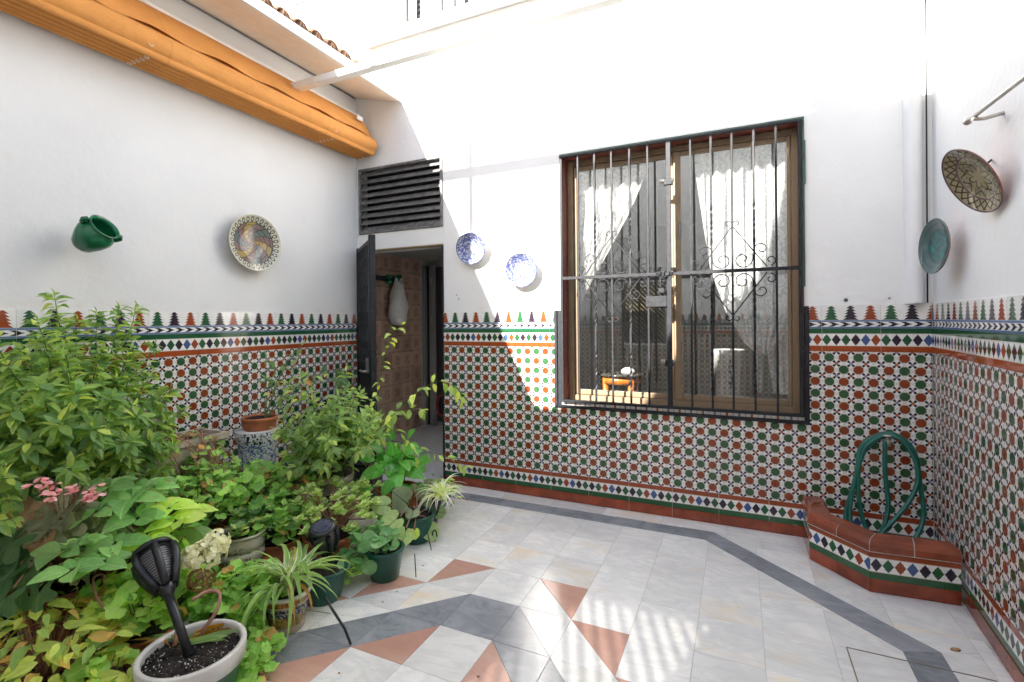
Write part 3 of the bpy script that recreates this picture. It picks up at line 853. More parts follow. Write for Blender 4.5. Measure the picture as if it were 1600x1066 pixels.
for sgn in (1,):
    vs = []; n = 24
    for dz, hw_ in prof:
        for k in range(n):
            a = 2 * math.pi * k / n; wob = 1 + .12 * math.sin(3 * a + dz * 22)
            vs.append((bc.x + .085 * math.sin(a) * wob * min(1, hw_ * 12), bc.y + hw_ * math.cos(a) * wob, bc.z + dz + .03 * math.cos(2 * a) * (1 if dz > -.12 else 0)))
    fs = [(i * n + k, i * n + (k + 1) % n, (i + 1) * n + (k + 1) % n, (i + 1) * n + k) for i in range(len(prof) - 1) for k in range(n)]
    bag.add(vs, fs, smooth=True)
bag_o = thing('carrier_bag', 'crumpled white carrier bag hanging from the green rack', 'bag', tuple(bc))
bag.build('bag_body', M['bag'], bag_o)
for dy in (-.045, .05):
    MB().tube([(bc.x, bc.y + dy - .03, bc.z - .12), (bc.x + .005, bc.y + dy - .01, bc.z + .0), (bc.x, bc.y + dy + .005, bc.z + .015), (bc.x + .005, bc.y + dy + .02, bc.z), (bc.x, bc.y + dy + .035, bc.z - .12)], .010, 6).build('handle', M['bag'], bag_o)

# ---------------------------------------------------------------- window: frame, glass, reveal
win = thing('window', 'bronze framed sliding window with reflective panes behind the iron grille', 'window', (-.434, .12, .765))
rv = MB(); wx0, wx1, wz0, wz1 = WIN
n = 9
for k in range(n):
    z0_ = wz0 + (wz1 - wz0) * k / n; z1_ = wz0 + (wz1 - wz0) * (k + 1) / n - .002
    MB().box(wx0 - .010, wx0 + .010, .004, .115, z0_, z1_).build('reveal_tile', M['redtile'], win)
    MB().box(wx1 - .004, wx1 + .010, .004, .115, z0_, z1_).build('reveal_tile', M['redtile'], win)
for k in range(8):
    x0_ = wx0 + .0102 + (wx1 - wx0 - .0145) * k / 8; x1_ = wx0 + .0102 + (wx1 - wx0 - .0145) * (k + 1) / 8 - .002
    MB().box(x0_, x1_, .004, .115, wz1 - .010, wz1 + .008).build('reveal_tile', M['redtile'], win)
    b = MB(); b.box(x0_, x1_, .0, .115, wz0 - .02, wz0 + .004, uvf=lambda x, y, z: (x * 1.0, y + .3)); b.build('sill_tile', M['body'], win)
fy0, fy1 = .115, .175
def fr(nm, x0, x1, z0, z1, y0=fy0, y1=fy1): return MB().bbox(x0, x1, y0, y1, z0, z1, .004).build(nm, M['gold'], win)
fr('frame', wx0 + .012, wx0 + .058, wz0 + .002, wz1 - .012); fr('frame', wx1 - .048, wx1 - .006, wz0 + .002, wz1 - .012)
fr('frame', wx0 + .058, wx1 - .048, wz1 - .055, wz1 - .012); fr('frame', wx0 + .058, wx1 - .048, wz0 + .002, wz0 + .045)
fr('sash', wx0 + .060, wx0 + .082, wz0 + .047, wz1 - .057, .135, .165); fr('sash', -.452, -.425, wz0 + .047, wz1 - .057, .137, .163)
fr('sash', -.423, -.372, wz0 + .047, wz1 - .057, .118, .136); fr('sash', wx1 - .072, wx1 - .050, wz0 + .047, wz1 - .057, .118, .136)
fr('sash', wx0 + .083, -.453, wz0 + .047, wz0 + .085, .137, .163); fr('sash', wx0 + .083, -.453, wz1 - .092, wz1 - .057, .137, .163)
fr('sash', -.371, wx1 - .073, wz0 + .047, wz0 + .090, .119, .135); fr('sash', -.371, wx1 - .073, wz1 - .092, wz1 - .057, .119, .135)
MB().box(wx0 + .080, -.450, .149, .152, wz0 + .08, wz1 - .088).build('pane', M['glass'], win)
MB().box(-.375, wx1 - .070, .126, .129, wz0 + .085, wz1 - .088).build('pane', M['glass'], win)
MB().bbox(-.385, -.372, .100, .118, 1.98, 2.10, .003).build('handle', M['blackplastic'], win)
# thin green painted edge round the opening
tr_ = thing('window_trim', 'thin green and black edging framing the window opening', 'trim', (-.434, 0, wz1))
MB().bbox(wx0 - .010, wx1 + .016, -.010, .0075, wz1 - .004, wz1 + .012, .002).build('top_strip', M['greentrim'], tr_)
MB().bbox(wx1 + .002, wx1 + .016, -.010, .0075, 1.60, wz1 - .005, .002).build('side_strip', M['greentrim'], tr_)
MB().bbox(wx1 + .003, wx1 + .022, -.014, .0075, 2.25, wz1 - .14, .002).build('hinge_plate', M['greentrim'], tr_)
MB().bbox(WINT[0] - .012, WINT[0] + .012, -.012, .0075, WINT[2] - .014, 1.475, .003).build('side_strip', M['iron'], tr_)
MB().bbox(WINT[1] - .014, WINT[1] + .014, -.012, .0075, WINT[2] - .014, 1.475, .003).build('side_strip', M['iron'], tr_)
MB().bbox(WINT[0] + .0125, WINT[1] - .0145, -.012, .0075, WINT[2] - .014, WINT[2] + .010, .003).build('bottom_strip', M['iron'], tr_)
MB().bbox(WINT[0] + .0125, wx0 - .011, .0, .0075, WINT[2] + .011, 1.475, .002).build('side_strip', M['iron'], tr_)

# ---------------------------------------------------------------- window grille
gr = thing('window_grille', 'black iron window grille with scrollwork diamonds and a central lock', 'grille', (-.434, -.02, .76))
GY = -.022; gz0, gz1 = .775, 2.655
xs = [-1.098, -.969, -.842, -.71, -.582, -.293, -.162, -.033, .098, .227]
def square_bar(x, z0, z1, half, y=GY, twist=False):
    b = MB()
    if not twist: return b.bbox(x - half, x + half, y - half, y + half, z0, z1, .0015)
    segs = []; n = 56; vs = []; fs = []
    for i in range(n + 1):
        z = z0 + (z1 - z0) * i / n; u = (z - z0) / (z1 - z0)
        tw = 0
        for c0, c1 in ((.06, .20), (.30, .46), (.60, .74), (.84, .95)): tw += max(0, min(1, (u - c0) / (c1 - c0))) * math.pi * 3
        for k in range(4):
            a = tw + math.pi / 4 + k * math.pi / 2; vs.append((x + half * 1.41 * math.cos(a), y + half * 1.41 * math.sin(a), z))
    for i in range(n):
        for k in range(4): fs.append((i * 4 + k, i * 4 + (k + 1) % 4, (i + 1) * 4 + (k + 1) % 4, (i + 1) * 4 + k))
    fs += [(3, 2, 1, 0), tuple(n * 4 + k for k in range(4))]
    return b.add(vs, fs)
for i, x in enumerate(xs): square_bar(x, gz0 + .016, gz1 - .010, .0068, twist=(i % 5 in (1, 3))).build('bar', M['iron'], gr)
MB().bbox(-.455, -.423, GY - .012, GY + .012, gz0 - .0, gz1, .002).build('centre_post', M['iron'], gr)
for x in (-1.232, .360): MB().bbox(x - .010, x + .010, GY - .010, GY + .010, gz0 + .0155, gz1 - .0105, .002).build('side_post', M['iron'], gr)
MB().bbox(-1.245, .372, GY - .011, GY + .011, gz0 - .005, gz0 + .015, .002).build('bottom_rail', M['iron'], gr)
MB().bbox(-1.245, .372, GY - .011, GY + .011, gz1 - .010, gz1 + .008, .002).build('top_rail', M['iron'], gr)
MB().bbox(-1.221, .349, GY - .021, GY - .0135, 1.706, 1.730, .002).build('cross_rail', M['iron'], gr)
MB().bbox(-.60, -.455, GY - .014, GY + .010, 1.487, 1.565, .003).build('lock_box', M['iron'], gr)
for z in (2.34, 1.07):
    MB().bbox(-.470, -.412, GY - .020, GY + .016, z, z + .045, .003).build('latch_block', M['iron'], gr)
    MB().tube([(-.50, GY - .006, z + .032), (-.40, GY - .006, z + .032)], .014, 10).build('latch_pin', M['steel'], gr)
def spiral(c, r0, r1, a0, a1, n=22):
    return [(c[0] + (r0 + (r1 - r0) * i / n) * math.cos(a0 + (a1 - a0) * i / n), GY - .004, c[1] + (r0 + (r1 - r0) * i / n) * math.sin(a0 + (a1 - a0) * i / n)) for i in range(n + 1)]
def scrollset(xc):
    zc = 1.718; h = .298; half = .205
    for sz in (1, -1):
        apex = (xc, GY - .004, zc + sz * h)
        for sx in (1, -1):
            end = (xc + sx * half, GY - .004, zc + sz * .018)
            b = MB().tube([apex, end], .0038, 6)
            c = (xc + sx * .026, zc + sz * (h + .014)); b.tube([apex] + spiral(c, .024, .008, math.pi if sx > 0 else 0, (math.pi - sx * sz * 4.8) if sx > 0 else (-sx * sz * 4.8)), .0034, 6)
            b.build('diamond_rod', M['iron'], gr)
            # large C scrolls beside the middle bar
            c = (xc + sx * .062, zc + sz * .072)
            st = math.pi if sx > 0 else 0.0
            b = MB().tube([(xc + sx * .125, GY - .004, zc + sz * .10)] + spiral(c, .060, .016, (0 if sx > 0 else math.pi), (0 if sx > 0 else math.pi) - sx * sz * 7.2, 34), .0038, 6)
            b.build('scroll', M['iron'], gr)
            c = (xc + sx * .172, zc + sz * .135)
            b = MB().tube(spiral(c, .044, .012, (math.pi if sx > 0 else 0), (math.pi if sx > 0 else 0) - sx * sz * 6.0, 28), .0036, 6)
            b.build('scroll', M['iron'], gr)
            c = (xc + sx * .225, zc + sz * .060)
            b = MB().tube(spiral(c, .034, .010, (-math.pi / 2 * sz), (-math.pi / 2 * sz) + sx * sz * 6.0, 26), .0036, 6)
            b.build('scroll', M['iron'], gr)
scrollset(-.842); scrollset(-.033)
# chain wrapped around the centre with a padlock
chn = thing('padlock_chain', 'dark chain wound round the grille centre with a padlock hanging', 'chain', (-.44, -.04, 1.72))
for k in range(26):
    a = k * .75; c = Vector((-.455 + .055 * math.cos(a), GY - .012 + .022 * math.sin(a * 1.3), 1.722 + .026 * math.sin(a * 2.1) + (rnd.random() - .5) * .02))
    m = Matrix.Translation(c) @ Matrix.Rotation(rnd.random() * 3, 4, 'X') @ Matrix.Rotation(rnd.random() * 3, 4, 'Y')
    MB().tube([m @ Vector((.016 * math.cos(t), .009 * math.sin(t), 0)) for t in [i * .785 for i in range(8)]], .0035, 5, closed=True).build('link', M['iron'], chn)
for k in range(5):
    c = Vector((-.492, GY - .016, 1.69 - k * .017)); m = Matrix.Translation(c) @ Matrix.Rotation(R(90 if k % 2 else 20), 4, 'Z')
    MB().tube([m @ Vector((.008 * math.cos(t), 0, .014 * math.sin(t))) for t in [i * .785 for i in range(8)]], .0034, 5, closed=True).build('link', M['iron'], chn)
MB().bbox(-.512, -.468, GY - .030, GY - .012, 1.582, 1.618, .004).build('padlock_body', M['iron'], chn)

# ---------------------------------------------------------------- curtains
def curtain(name, fn, label, nu=46, nv=40, mat='lace'):
    b = MB(); vs = []; uv = []
    for j in range(nv + 1):
        for i in range(nu + 1):
            u = i / nu; v = j / nv; p = fn(u, v); vs.append(p); uv.append((p[0], p[2]))
    fs = [(j * (nu + 1) + i, j * (nu + 1) + i + 1, (j + 1) * (nu + 1) + i + 1, (j + 1) * (nu + 1) + i) for j in range(nv) for i in range(nu)]
    b.add(vs, fs, uv, smooth=True); return b.build(name, M[mat], origin=vs[0], label=label, cat='curtain')
def lerp(a, b, t): return a + (b - a) * t
def piecewise(tab, z):
    for (z0, x0), (z1, x1) in zip(tab, tab[1:]):
        if z <= z0 and z >= z1: return lerp(x0, x1, (z0 - z) / (z0 - z1))
    return tab[-1][1] if z < tab[-1][0] else tab[0][1]
def lc(u, v):
    z = lerp(2.58, 1.36, v); xr = piecewise([(2.60, -.60), (2.23, -.768), (1.913, -.95), (1.558, -1.16), (1.36, -1.19)], z)
    x = lerp(-1.21, xr, u); return (x, .235 + .018 * math.sin(u * 40 + v * 3) * (1 - .3 * v) + .05 * v * u, z)
curtain('lace_curtain', lc, 'lace curtain pulled to one side behind the pane with the dark table')
RT = [(2.64, -.30), (2.2, -.245), (1.77, -.185), (1.437, -.079), (1.205, .046), (1.15, .12), (1.147, .168)]
def rc(u, v):
    z = lerp(2.62, 1.15, v); xl = piecewise(RT, z)
    xr = .34
    if z < 1.50: xr = lerp(.345, .20, ((1.50 - z) / .35) ** 1.6)
    x = lerp(xl, max(xl + .01, xr), u); return (x, .24 + .020 * math.sin(u * 46 + v * 2) - .03 * math.sin(v * 3.1) * u, z)
curtain('lace_curtain', rc, 'large lace curtain swagged over the sliding pane beside the bronze mullion')
curtain('curtain_tail', lambda u, v: (lerp(.16 + .06 * v, .335, u), .34 + .012 * math.sin(u * 20), lerp(1.40, .86, v)), 'straight lace tail hanging below the swagged curtain', 14, 14)
curtain('plain_drape', lambda u, v: (lerp(.10, .155, u), .42 + .006 * math.sin(u * 12), lerp(1.25, .86, v)), 'narrow plain grey drape hanging beside the ceramic vase', 8, 4, 'room')
# table inside
tb = thing('side_table', 'round dark topped table with orange legs behind the window pane', 'table', (at(970, 582, Y=.60).x, .60, .02))
_t = at(970, 582, Y=.60); tcx, tcy, tz = _t.x, .60, _t.z
MB().lathe([(0, tz), (.19, tz), (.202, tz - .006), (.202, tz - .018), (.186, tz - .026), (0, tz - .026)], 40, m=Matrix.Translation((tcx, tcy, 0))).build('table_top', simple('dark_polished_top', (.06, .055, .045), .12), tb)
MB().lathe([(.155, tz - .027), (.172, tz - .027), (.172, tz - .085), (.155, tz - .085), (.155, tz - .027)], 32, m=Matrix.Translation((tcx, tcy, 0))).build('apron', M['orangewood'], tb)
for a in (45, 135, 225, 315):
    cx, cyy = tcx + .150 * math.cos(R(a)), tcy + .150 * math.sin(R(a))
    MB().tube([(cx, cyy, tz - .0275), (cx, cyy, .6), (cx, cyy, .022)], [.028, .022, .016], 8).build('leg', M['orangewood'], tb)
MB().lathe([(0, tz + .05), (.03, tz + .045), (.055, tz + .028), (.060, tz + .006), (.05, tz + .0005), (0, tz + .0005)], 24, m=Matrix.Translation((tcx + .07, tcy - .04, 0))).build('napkin_mound', M['bag'], origin=(tcx + .07, tcy - .04, tz), label='rounded white cover lying on the dark table top', cat='cloth')
vb = thing('floor_vase', 'tall white vase with a painted dark branch behind the window', 'vase', (-.066, .55, .02))
MB().lathe([(0, .03), (.10, .03), (.105, .3), (.108, .9), (.122, 1.12), (.130, 1.16), (.115, 1.155), (.10, .9), (0, .88)], 32, m=Matrix.Translation((-.066, .58, 0))).build('vase_body', simple('grey_white_ceramic', (.40, .39, .37), .3), vb)
b = MB(); b.tube([(-.06, .465, .87), (-.045, .463, .95), (-.07, .464, 1.03), (-.05, .461, 1.10)], .003, 5)
for k in range(5): b.tube([(-.055, .462, .90 + k * .045), (-.055 + (.03 if k % 2 else -.03), .464, .925 + k * .045)], [.005, .001], 5)
b.build('painted_branch', M['dark'], vb)

# ---------------------------------------------------------------- louvre and gate
lv = thing('louvre_vent', 'dark grey slatted vent panel above the doorway', 'vent', (-2.79, 0, 2.222))
x0, x1, z0, z1 = LOUV
for (a, b_, c, d) in ((x0 + .001, x0 + .022, z0 + .001, z1 - .001), (x1 - .024, x1 - .001, z0 + .001, z1 - .001), (x0 + .0225, x1 - .0245, z1 - .022, z1 - .001), (x0 + .0225, x1 - .0245, z0 + .001, z0 + .022)):
    MB().bbox(a, b_, -.008, .05, c, d, .003).build('frame', M['iron2'], lv)
for k in range(9):
    zc = z0 + .050 + k * .0640
    m = Matrix.Translation((0, .022, zc)) @ Matrix.Rotation(R(47), 4, 'X')
    MB().bbox(x0 + .0226, x1 - .0246, -.034, .034, -.0025, .0025, .002, m=m).build('slat', M['iron2'], lv)
MB().box(x0 + .002, x1 - .002, .12, .13, z0, z1).build('backing', M['dark'], lv)
gt = thing('iron_gate', 'black iron gate standing ajar at the doorway, its panel worked with scrolls', 'gate', (-3.245, -.02, 0))
ga = Vector((-3.235, -.03, 0)); gb = Vector((-2.655, -.515, 0)); gd = (gb - ga).normalized(); GLn = (gb - ga).length
mg = Matrix.Translation(ga) @ Matrix.Rotation(math.atan2(gd.y, gd.x), 4, 'Z')
MB().bbox(0, .035, -.02, .02, .03, 2.085, .003, m=mg).build('hinge_stile', M['iron'], gt)
MB().bbox(GLn - .055, GLn, -.026, .026, .03, 2.10, .006, m=mg).build('lock_stile', M['iron'], gt)
for z in (.05, 1.02, 2.04): MB().bbox(.036, GLn - .056, -.014, .014, z, z + .035, .003, m=mg).build('rail', M['iron'], gt)
MB().bbox(.036, GLn - .056, -.004, .004, .086, 1.018, .001, m=mg).build('sheet_panel', M['iron'], gt)
for k in range(6):
    x = .09 + k * (GLn - .19) / 5
    MB().bbox(x - .007, x + .007, -.008, .008, 1.056, 2.038, .002, m=mg).build('bar', M['iron'], gt)
for k in range(5):
    for j in range(4):
        cx = .09 + (k + .5) * (GLn - .19) / 5; cz = 1.18 + j * .23
        pts = [mg @ Vector((cx + (.038 - .02 * i / 14) * math.cos(i * .42), -.012, cz + (.09 - .045 * i / 14) * math.sin(i * .42))) for i in range(15)]
        MB().tube(pts, .005, 5).build('scroll', M['iron'], gt)
MB().bbox(GLn - .12, GLn - .056, -.045, -.015, .98, 1.10, .004, m=mg).build('lock_case', M['iron2'], gt)
MB().tube([mg @ Vector((GLn - .05, -.03, 1.0)), mg @ Vector((GLn - .05, -.075, 1.0)), mg @ Vector((GLn - .16, -.08, 1.0))], .009, 8).build('handle', M['steel'], gt)
dj = thing('door_frame', 'thin dark frame edging the open doorway', 'door frame', (-2.33, 0, 0))
MB().bbox(DOOR[1] - .014, DOOR[1] - .001, -.006, .05, .001, DOOR[3] - .016, .002).build('jamb', M['iron'], dj)
MB().bbox(DOOR[0] + .001, DOOR[1] - .001, -.004, .05, DOOR[3] - .015, DOOR[3] - .001, .002).build('head', simple('ochre_stained_lintel_edge', (.24, .17, .08), .7), dj)
MB().bbox(DOOR[0] + .001, DOOR[0] + .012, -.006, .05, .001, DOOR[3] - .016, .002).build('jamb', M['iron'], dj)

# ---------------------------------------------------------------- roof edge, awning, beam
rf = thing('tiled_eave', 'overhanging eave with cream soffit and scalloped clay roof tiles', 'roof', (-3.0, -2.0, 3.4))
b = MB(); ya, yb = -5.2, -.004
b.add([(XL - .001, ya, 3.52), (-2.765, ya, 3.385), (-2.765, yb, 3.385), (XL - .001, yb, 3.52), (XL - .001, ya, 3.60), (-2.765, ya, 3.42), (-2.765, yb, 3.42), (XL - .001, yb, 3.60)],
      [(0, 1, 2, 3), (7, 6, 5, 4), (0, 4, 5, 1), (3, 2, 6, 7), (1, 5, 6, 2)]); b.build('soffit', M['soffit'], rf)
MB().add([(-2.766, ya, 3.384), (-2.75, ya, 3.384), (-2.87, ya, 3.545), (-2.90, ya, 3.545), (-2.766, yb, 3.384), (-2.75, yb, 3.384), (-2.87, yb - .02, 3.545), (-2.90, yb - .02, 3.545)],
         [(0, 4, 5, 1), (1, 5, 6, 2), (2, 6, 7, 3), (3, 7, 4, 0), (0, 1, 2, 3), (7, 6, 5, 4)]).build('fascia', M['plaster2'], rf)
MB().add([(-2.89, ya, 3.53), (-2.89, yb - .06, 3.53), (-5.5, yb - .06, 4.45), (-5.5, ya, 4.45), (-2.90, ya, 3.49), (-2.90, yb - .06, 3.49), (-5.5, yb - .06, 4.40), (-5.5, ya, 4.40)],
         [(0, 1, 2, 3), (7, 6, 5, 4), (0, 4, 5, 1), (1, 5, 6, 2), (3, 7, 4, 0)]).build('roof_deck', M['rooftile'], rf)
def barrel(up):
    b = MB(); vs = []; n = 8; L = .5
    for k_, (xx, rr) in enumerate(((0, .074), (-L, .064))):
        for t in (1, .86):
            for i in range(n + 1):
                a = math.pi * i / n; zz = math.sin(a) * rr * t * (1 if up else -1)
                vs.append((xx, math.cos(a) * rr * t, zz - xx * .35))
    N = n + 1; fs = []
    for i in range(n):
        fs += [(i, i + 1, 2 * N + i + 1, 2 * N + i), (N + i, 3 * N + i, 3 * N + i + 1, N + i + 1), (i, N + i, N + i + 1, i + 1)]
    return b.add(vs, fs, smooth=True).mesh('roof_tile', M['rooftile'])
bu, bd = barrel(True), barrel(False)
for k in range(26):
    y = -.50 - k * .152
    inst('roof_tile', bu, Matrix.Translation((-2.925 + rnd.uniform(-.010, .010), y, 3.572)) @ Matrix.Rotation(rnd.uniform(-.04, .04), 4, 'Z'), rf)
    inst('roof_tile', bd, Matrix.Translation((-2.918, y + .076, 3.625)), rf)
MB().tube([(XL + .012, -5.0, 3.505), (XL + .012, -.02, 3.505)], .006, 6).build('cable', M['iron2'], rf)
for y in (-.134, -1.035, -1.9): MB().lathe([(0, .012), (.008, .010), (.010, 0)], 10, m=Matrix.Translation((XL + .0, y, 3.535)) @ Matrix.Rotation(R(90), 4, 'Y')).build('screw', M['iron'], rf)

aw = thing('awning', 'folded orange canvas awning along the shaded wall beneath the eave', 'awning', (XL + .1, -2.0, 3.1))
YA0, YA1 = -4.2, -.055
def extr(prof, y0, y1, ny=1, wave=None, cap=True):
    b = MB(); n = len(prof); vs = []
    for j in range(ny + 1):
        y = lerp(y0, y1, j / ny)
        for i, (x, z) in enumerate(prof):
            if wave: x, z = wave(i, x, z, y)
            vs.append((XL + x, y, z))
    fs = [(j * n + i, (j + 1) * n + i, (j + 1) * n + i + 1, j * n + i + 1) for j in range(ny) for i in range(n - 1)]
    b.add(vs, fs, smooth=True)
    if cap:
        b.add([vs[i] for i in range(n)], [tuple(range(n))]); b.add([vs[ny * n + i] for i in range(n)], [tuple(range(n - 1, -1, -1))])
    return b
# body roll and folds: closed section
prof = [(.03, 3.30), (.14, 3.22), (.215, 3.10)]
for i in range(9):
    a = R(70 - i * 19); prof.append((.215 + .080 * math.cos(a), 3.010 + .080 * math.sin(a)))
folds = [(.270, 2.935)]
nf = 5
for k in range(nf):
    cx = .245 - k * .046
    folds.append((cx + .0228, 2.962))
    for i in range(7):
        a = R(0 - i * 30); folds.append((cx + .0205 * math.cos(a), 2.938 + .022 * math.sin(a)))
    folds.append((cx - .0222, 2.962))
prof2 = prof + folds[1:] + [(.008, 2.97), (.008, 3.30)]
extr(prof2, YA0, YA1, 60).build('canvas_roll', M['fabric'], aw)
# upper valance sheet with a wavy lower edge, lying over the roll
def wv(i, x, z, y):
    t = i / 6; amp = .009 * t
    return x + .006 * t * t + .003 * math.sin(y * 7.3), z + amp * (1 + .3 * math.sin(y * 2.1)) * math.sin(y * 2 * math.pi / .40 + .5 * math.sin(y * 1.7)) 
extr([(.055, 3.325), (.085, 3.302), (.118, 3.272), (.150, 3.238), (.180, 3.198), (.207, 3.152), (.232, 3.100)], YA0, YA1 - .01, 130, wv, cap=False).build('valance', M['fabric'], aw)
extr([(.0, 3.352), (.05, 3.352), (.07, 3.338), (.062, 3.322), (.0, 3.31), (.0, 3.352)], YA0, YA1 + .02, 1).build('head_rail', M['steelwhite'], aw)
for yy in (-.55, -1.95, -3.3):
    for k in range(6):
        c = Vector((XL + .285 - k * .043, yy, 2.975 if k == 0 else 2.915))
        MB().tube([c + Vector((0.000, .010 * math.cos(t), .007 * math.sin(t) - .003)) for t in [i * .785 for i in range(8)]], .002, 5, closed=True).build('guide_ring', M['steelwhite'], aw)
MB().box(XL + .150, XL + .153, -.20, -.125, 3.195, 3.235, m=Matrix.Translation((.040, 0, .022))).build('maker_tag', M['steelwhite'], aw)

bm = MB().bbox(XL + .09, XR - .07, -.865, -.800, 3.208, 3.262, .003).build('crossbeam', M['steelwhite'], origin=(-1, -.83, 3.2), label='long white metal beam crossing high over the courtyard', cat='beam')

# ---------------------------------------------------------------- terrace above the back wall, far building
tc = thing('terrace', 'white upper terrace with ledge and railing above the back wall', 'terrace', (-1, .5, CTOP))
MB().box(-3.131, XR + .2, -.10, .5, CTOP + .001, CTOP + .055).build('ledge', M['plaster2'], tc)
MB().box(-3.131, XR + .2, -.02, .3, CTOP + .0552, CTOP + .11).build('kerb', M['plaster2'], tc)
MB().box(-1.27, XR + .2, .2201, 2.2, CTOP - .3, CTOP + .0005).build('terrace_floor', M['plaster2'], tc)
for k in range(30):
    x = -2.72 + k * .125
    bar = k % 4
    b = MB()
    if bar == 2: b.bbox(x - .02, x + .02, .04, .08, CTOP + .111, 5.05, .003); b.build('post', M['steelwhite'], tc)
    else:
        if bar == 1:
            vs = []; n = 60; fs = []
            for i in range(n + 1):
                z = CTOP + .111 + (5.0 - CTOP - .111) * i / n
                for q in range(4):
                    a = i * .5 + q * math.pi / 2; vs.append((x + .022 * math.cos(a), .06 + .022 * math.sin(a), z))
            for i in range(n):
                for q in range(4): fs.append((i * 4 + q, i * 4 + (q + 1) % 4, (i + 1) * 4 + (q + 1) % 4, (i + 1) * 4 + q))
            b.add(vs, fs)
        else: b.bbox(x - .012, x + .012, .048, .072, CTOP + .111, 5.0, .002)
        b.build('baluster', M['iron'], tc)
MB().bbox(-3.0, XR, .035, .085, 5.0505, 5.09, .003).build('handrail', M['steelwhite'], tc)
hb = thing('upper_building', 'sunlit white upper storey set back behind the terrace railing', 'building', (-1, 2.2, CTOP))
MB().box(-3.131, -2.3, 1.6, 1.9, CTOP + .0006, 6.5).build('wall', M['plaster2'], hb)
MB().box(-1.3, 6, 1.6, 1.9, CTOP + .0006, 6.5).build('wall', M['plaster2'], hb)
MB().box(-3.131, 6, 3.2, 3.5, CTOP + .0006, 8.5).build('wall', M['plaster2'], hb)
MB().box(-2.75, -2.2, 1.55, 1.599, CTOP + .002, 6.3).build('door', simple('pale_shutter_door', (.16, .145, .135), .5), hb)
MB().box(-2.05, -1.75, 1.55, 1.599, CTOP + .002, 6.3).build('shutter', simple('grey_shutter', (.13, .125, .125), .5), hb)
fb = thing('neighbour_building', 'far white building with one grey window beyond the roof tiles', 'building', (-8, 4, 0))
MB().box(-14, -3.9, 3.5, 7.5, 0, 14).build('wall', M['plaster2'], fb)
pw = at(488, -20, Y=3.49)
wf = MB().box(pw.x - .5, pw.x + .22, 3.46, 3.495, pw.z - .3, pw.z + 1.0).build('window', simple('grey_window_surround', (.30, .33, .38), .4), fb)
for k in range(4): MB().box(pw.x - .46 + k * .17, pw.x - .35 + k * .17, 3.44, 3.459, pw.z - .26, pw.z + .9).build('pane', simple('far_pane', (.20, .24, .29), .2), wf)

bb_ = thing('added_rear_building', 'added white building beyond the rear wall, hiding the sky from the mirroring panes', 'building', (-5, -5.2, 0))  # added to keep bright sky out of the window reflection
bq = MB()
for q in rect_minus([(-9, -1.2, 0, 4.19)], (-2.25, -1.25, 1.55, 3.0)): bq.box(q[0], q[1], -5.3, -5.05, q[2], q[3])  # hole left so sun reaches the added slatted opening
bq.build('wall', M['plaster2'], bb_)
# roof things behind the camera that throw the shade seen on the wall
fr_ = thing('roof_pergola', 'thin metal frame standing on the rear roof', 'frame', (-2.5, YR, 3.3))
MB().tube([(-3.32, YR, 3.28), (-3.32, YR, 5.93)], .034, 6).build('post', M['iron2'], fr_)
MB().tube([(-3.32, YR, 5.93), (-2.0, YR, 5.905), (.2, YR, 5.93)], .022, 6).build('rail', M['iron2'], fr_)
MB().tube([(-3.32, YR, 5.93), (-3.32, -2.1, 5.93)], .034, 6).build('rail', M['iron2'], fr_)
pm = thing('potted_palm', 'spiky palm in a pot on the rear roof', 'palm', (-.75, YR - .1, 5.36))
MB().lathe([(0, 5.361), (.12, 5.361), (.15, 5.5), (.13, 5.5), (0, 5.48)], 16, m=Matrix.Translation((-.75, YR - .12, 0))).build('pot', M['terracotta'], pm)
for k in range(15):
    a = R(12 + 156 * k / 14 + rnd.uniform(-4, 4)); L = rnd.uniform(.34, .50) * (1.0 if k % 2 else .6); cxp = -.86 + rnd.uniform(-.05, .05)
    pts = []
    for i in range(5):
        t = i / 4; pts.append(Vector((cxp + math.cos(a) * L * t * 1.15, YR - .12 + rnd.uniform(-.02, .02), 5.45 + math.sin(a) * L * t - .10 * t * t)))
    MB().tube(pts, [.006, .030, .034, .022, .002], 4, flat=.35).build('frond', LM['bushdark'], pm)
for k in range(16):
    x = -1.0 + k * .075 + rnd.uniform(-.02, .02)
    MB().tube([(x, YR - .05, 5.36), (x - .01, YR - .05, 5.36 + rnd.uniform(.05, .14))], [.012, .001], 4).build('blade', LM['bushdark'], pm)

# ---------------------------------------------------------------- pipe and cable in the corner
pp = thing('downpipe', 'white boxed pipe running down the corner to the tiles', 'pipe', (.94, -.03, 1.48))
vs = []
hp = [(1.4785, 1)] + [(2.70, 1)] + [(2.70 + .075 * math.sin(R(a)), math.cos(R(a))) for a in (20, 40, 60, 75, 88)]
b = MB(); n = 14; V_ = []
for z, s_ in hp:
    for i in range(n + 1):
        a = math.pi * i / n; V_.append((.942 - .046 * math.cos(a) * s_, .0079 - .055 * math.sin(a) * (s_ ** .5), z))
b.add(V_, [(j * (n + 1) + i, j * (n + 1) + i + 1, (j + 1) * (n + 1) + i + 1, (j + 1) * (n + 1) + i) for j in range(len(hp) - 1) for i in range(n)], smooth=True)
b.build('pipe_casing', M['plaster2'], pp)
MB().tube([(1.000, -.012, 1.482), (1.002, -.012, 2.4), (1.004, -.012, 3.9)], .004, 6).build('cable', M['iron'], origin=(1, -.012, 1.48), label='thin black cable running down the wall corner', cat='cable')
pr_ = at(1322, 469, Y=0)
MB().lathe([(0, .012), (.008, .010), (.012, 0)], 10, m=Matrix.Translation((pr_.x, .006, pr_.z)) @ Matrix.Rotation(R(90), 4, 'X')).build('wall_plug', M['iron2'], origin=tuple(pr_), label='small grey plug in the wall above the crest tiles', cat='plug')
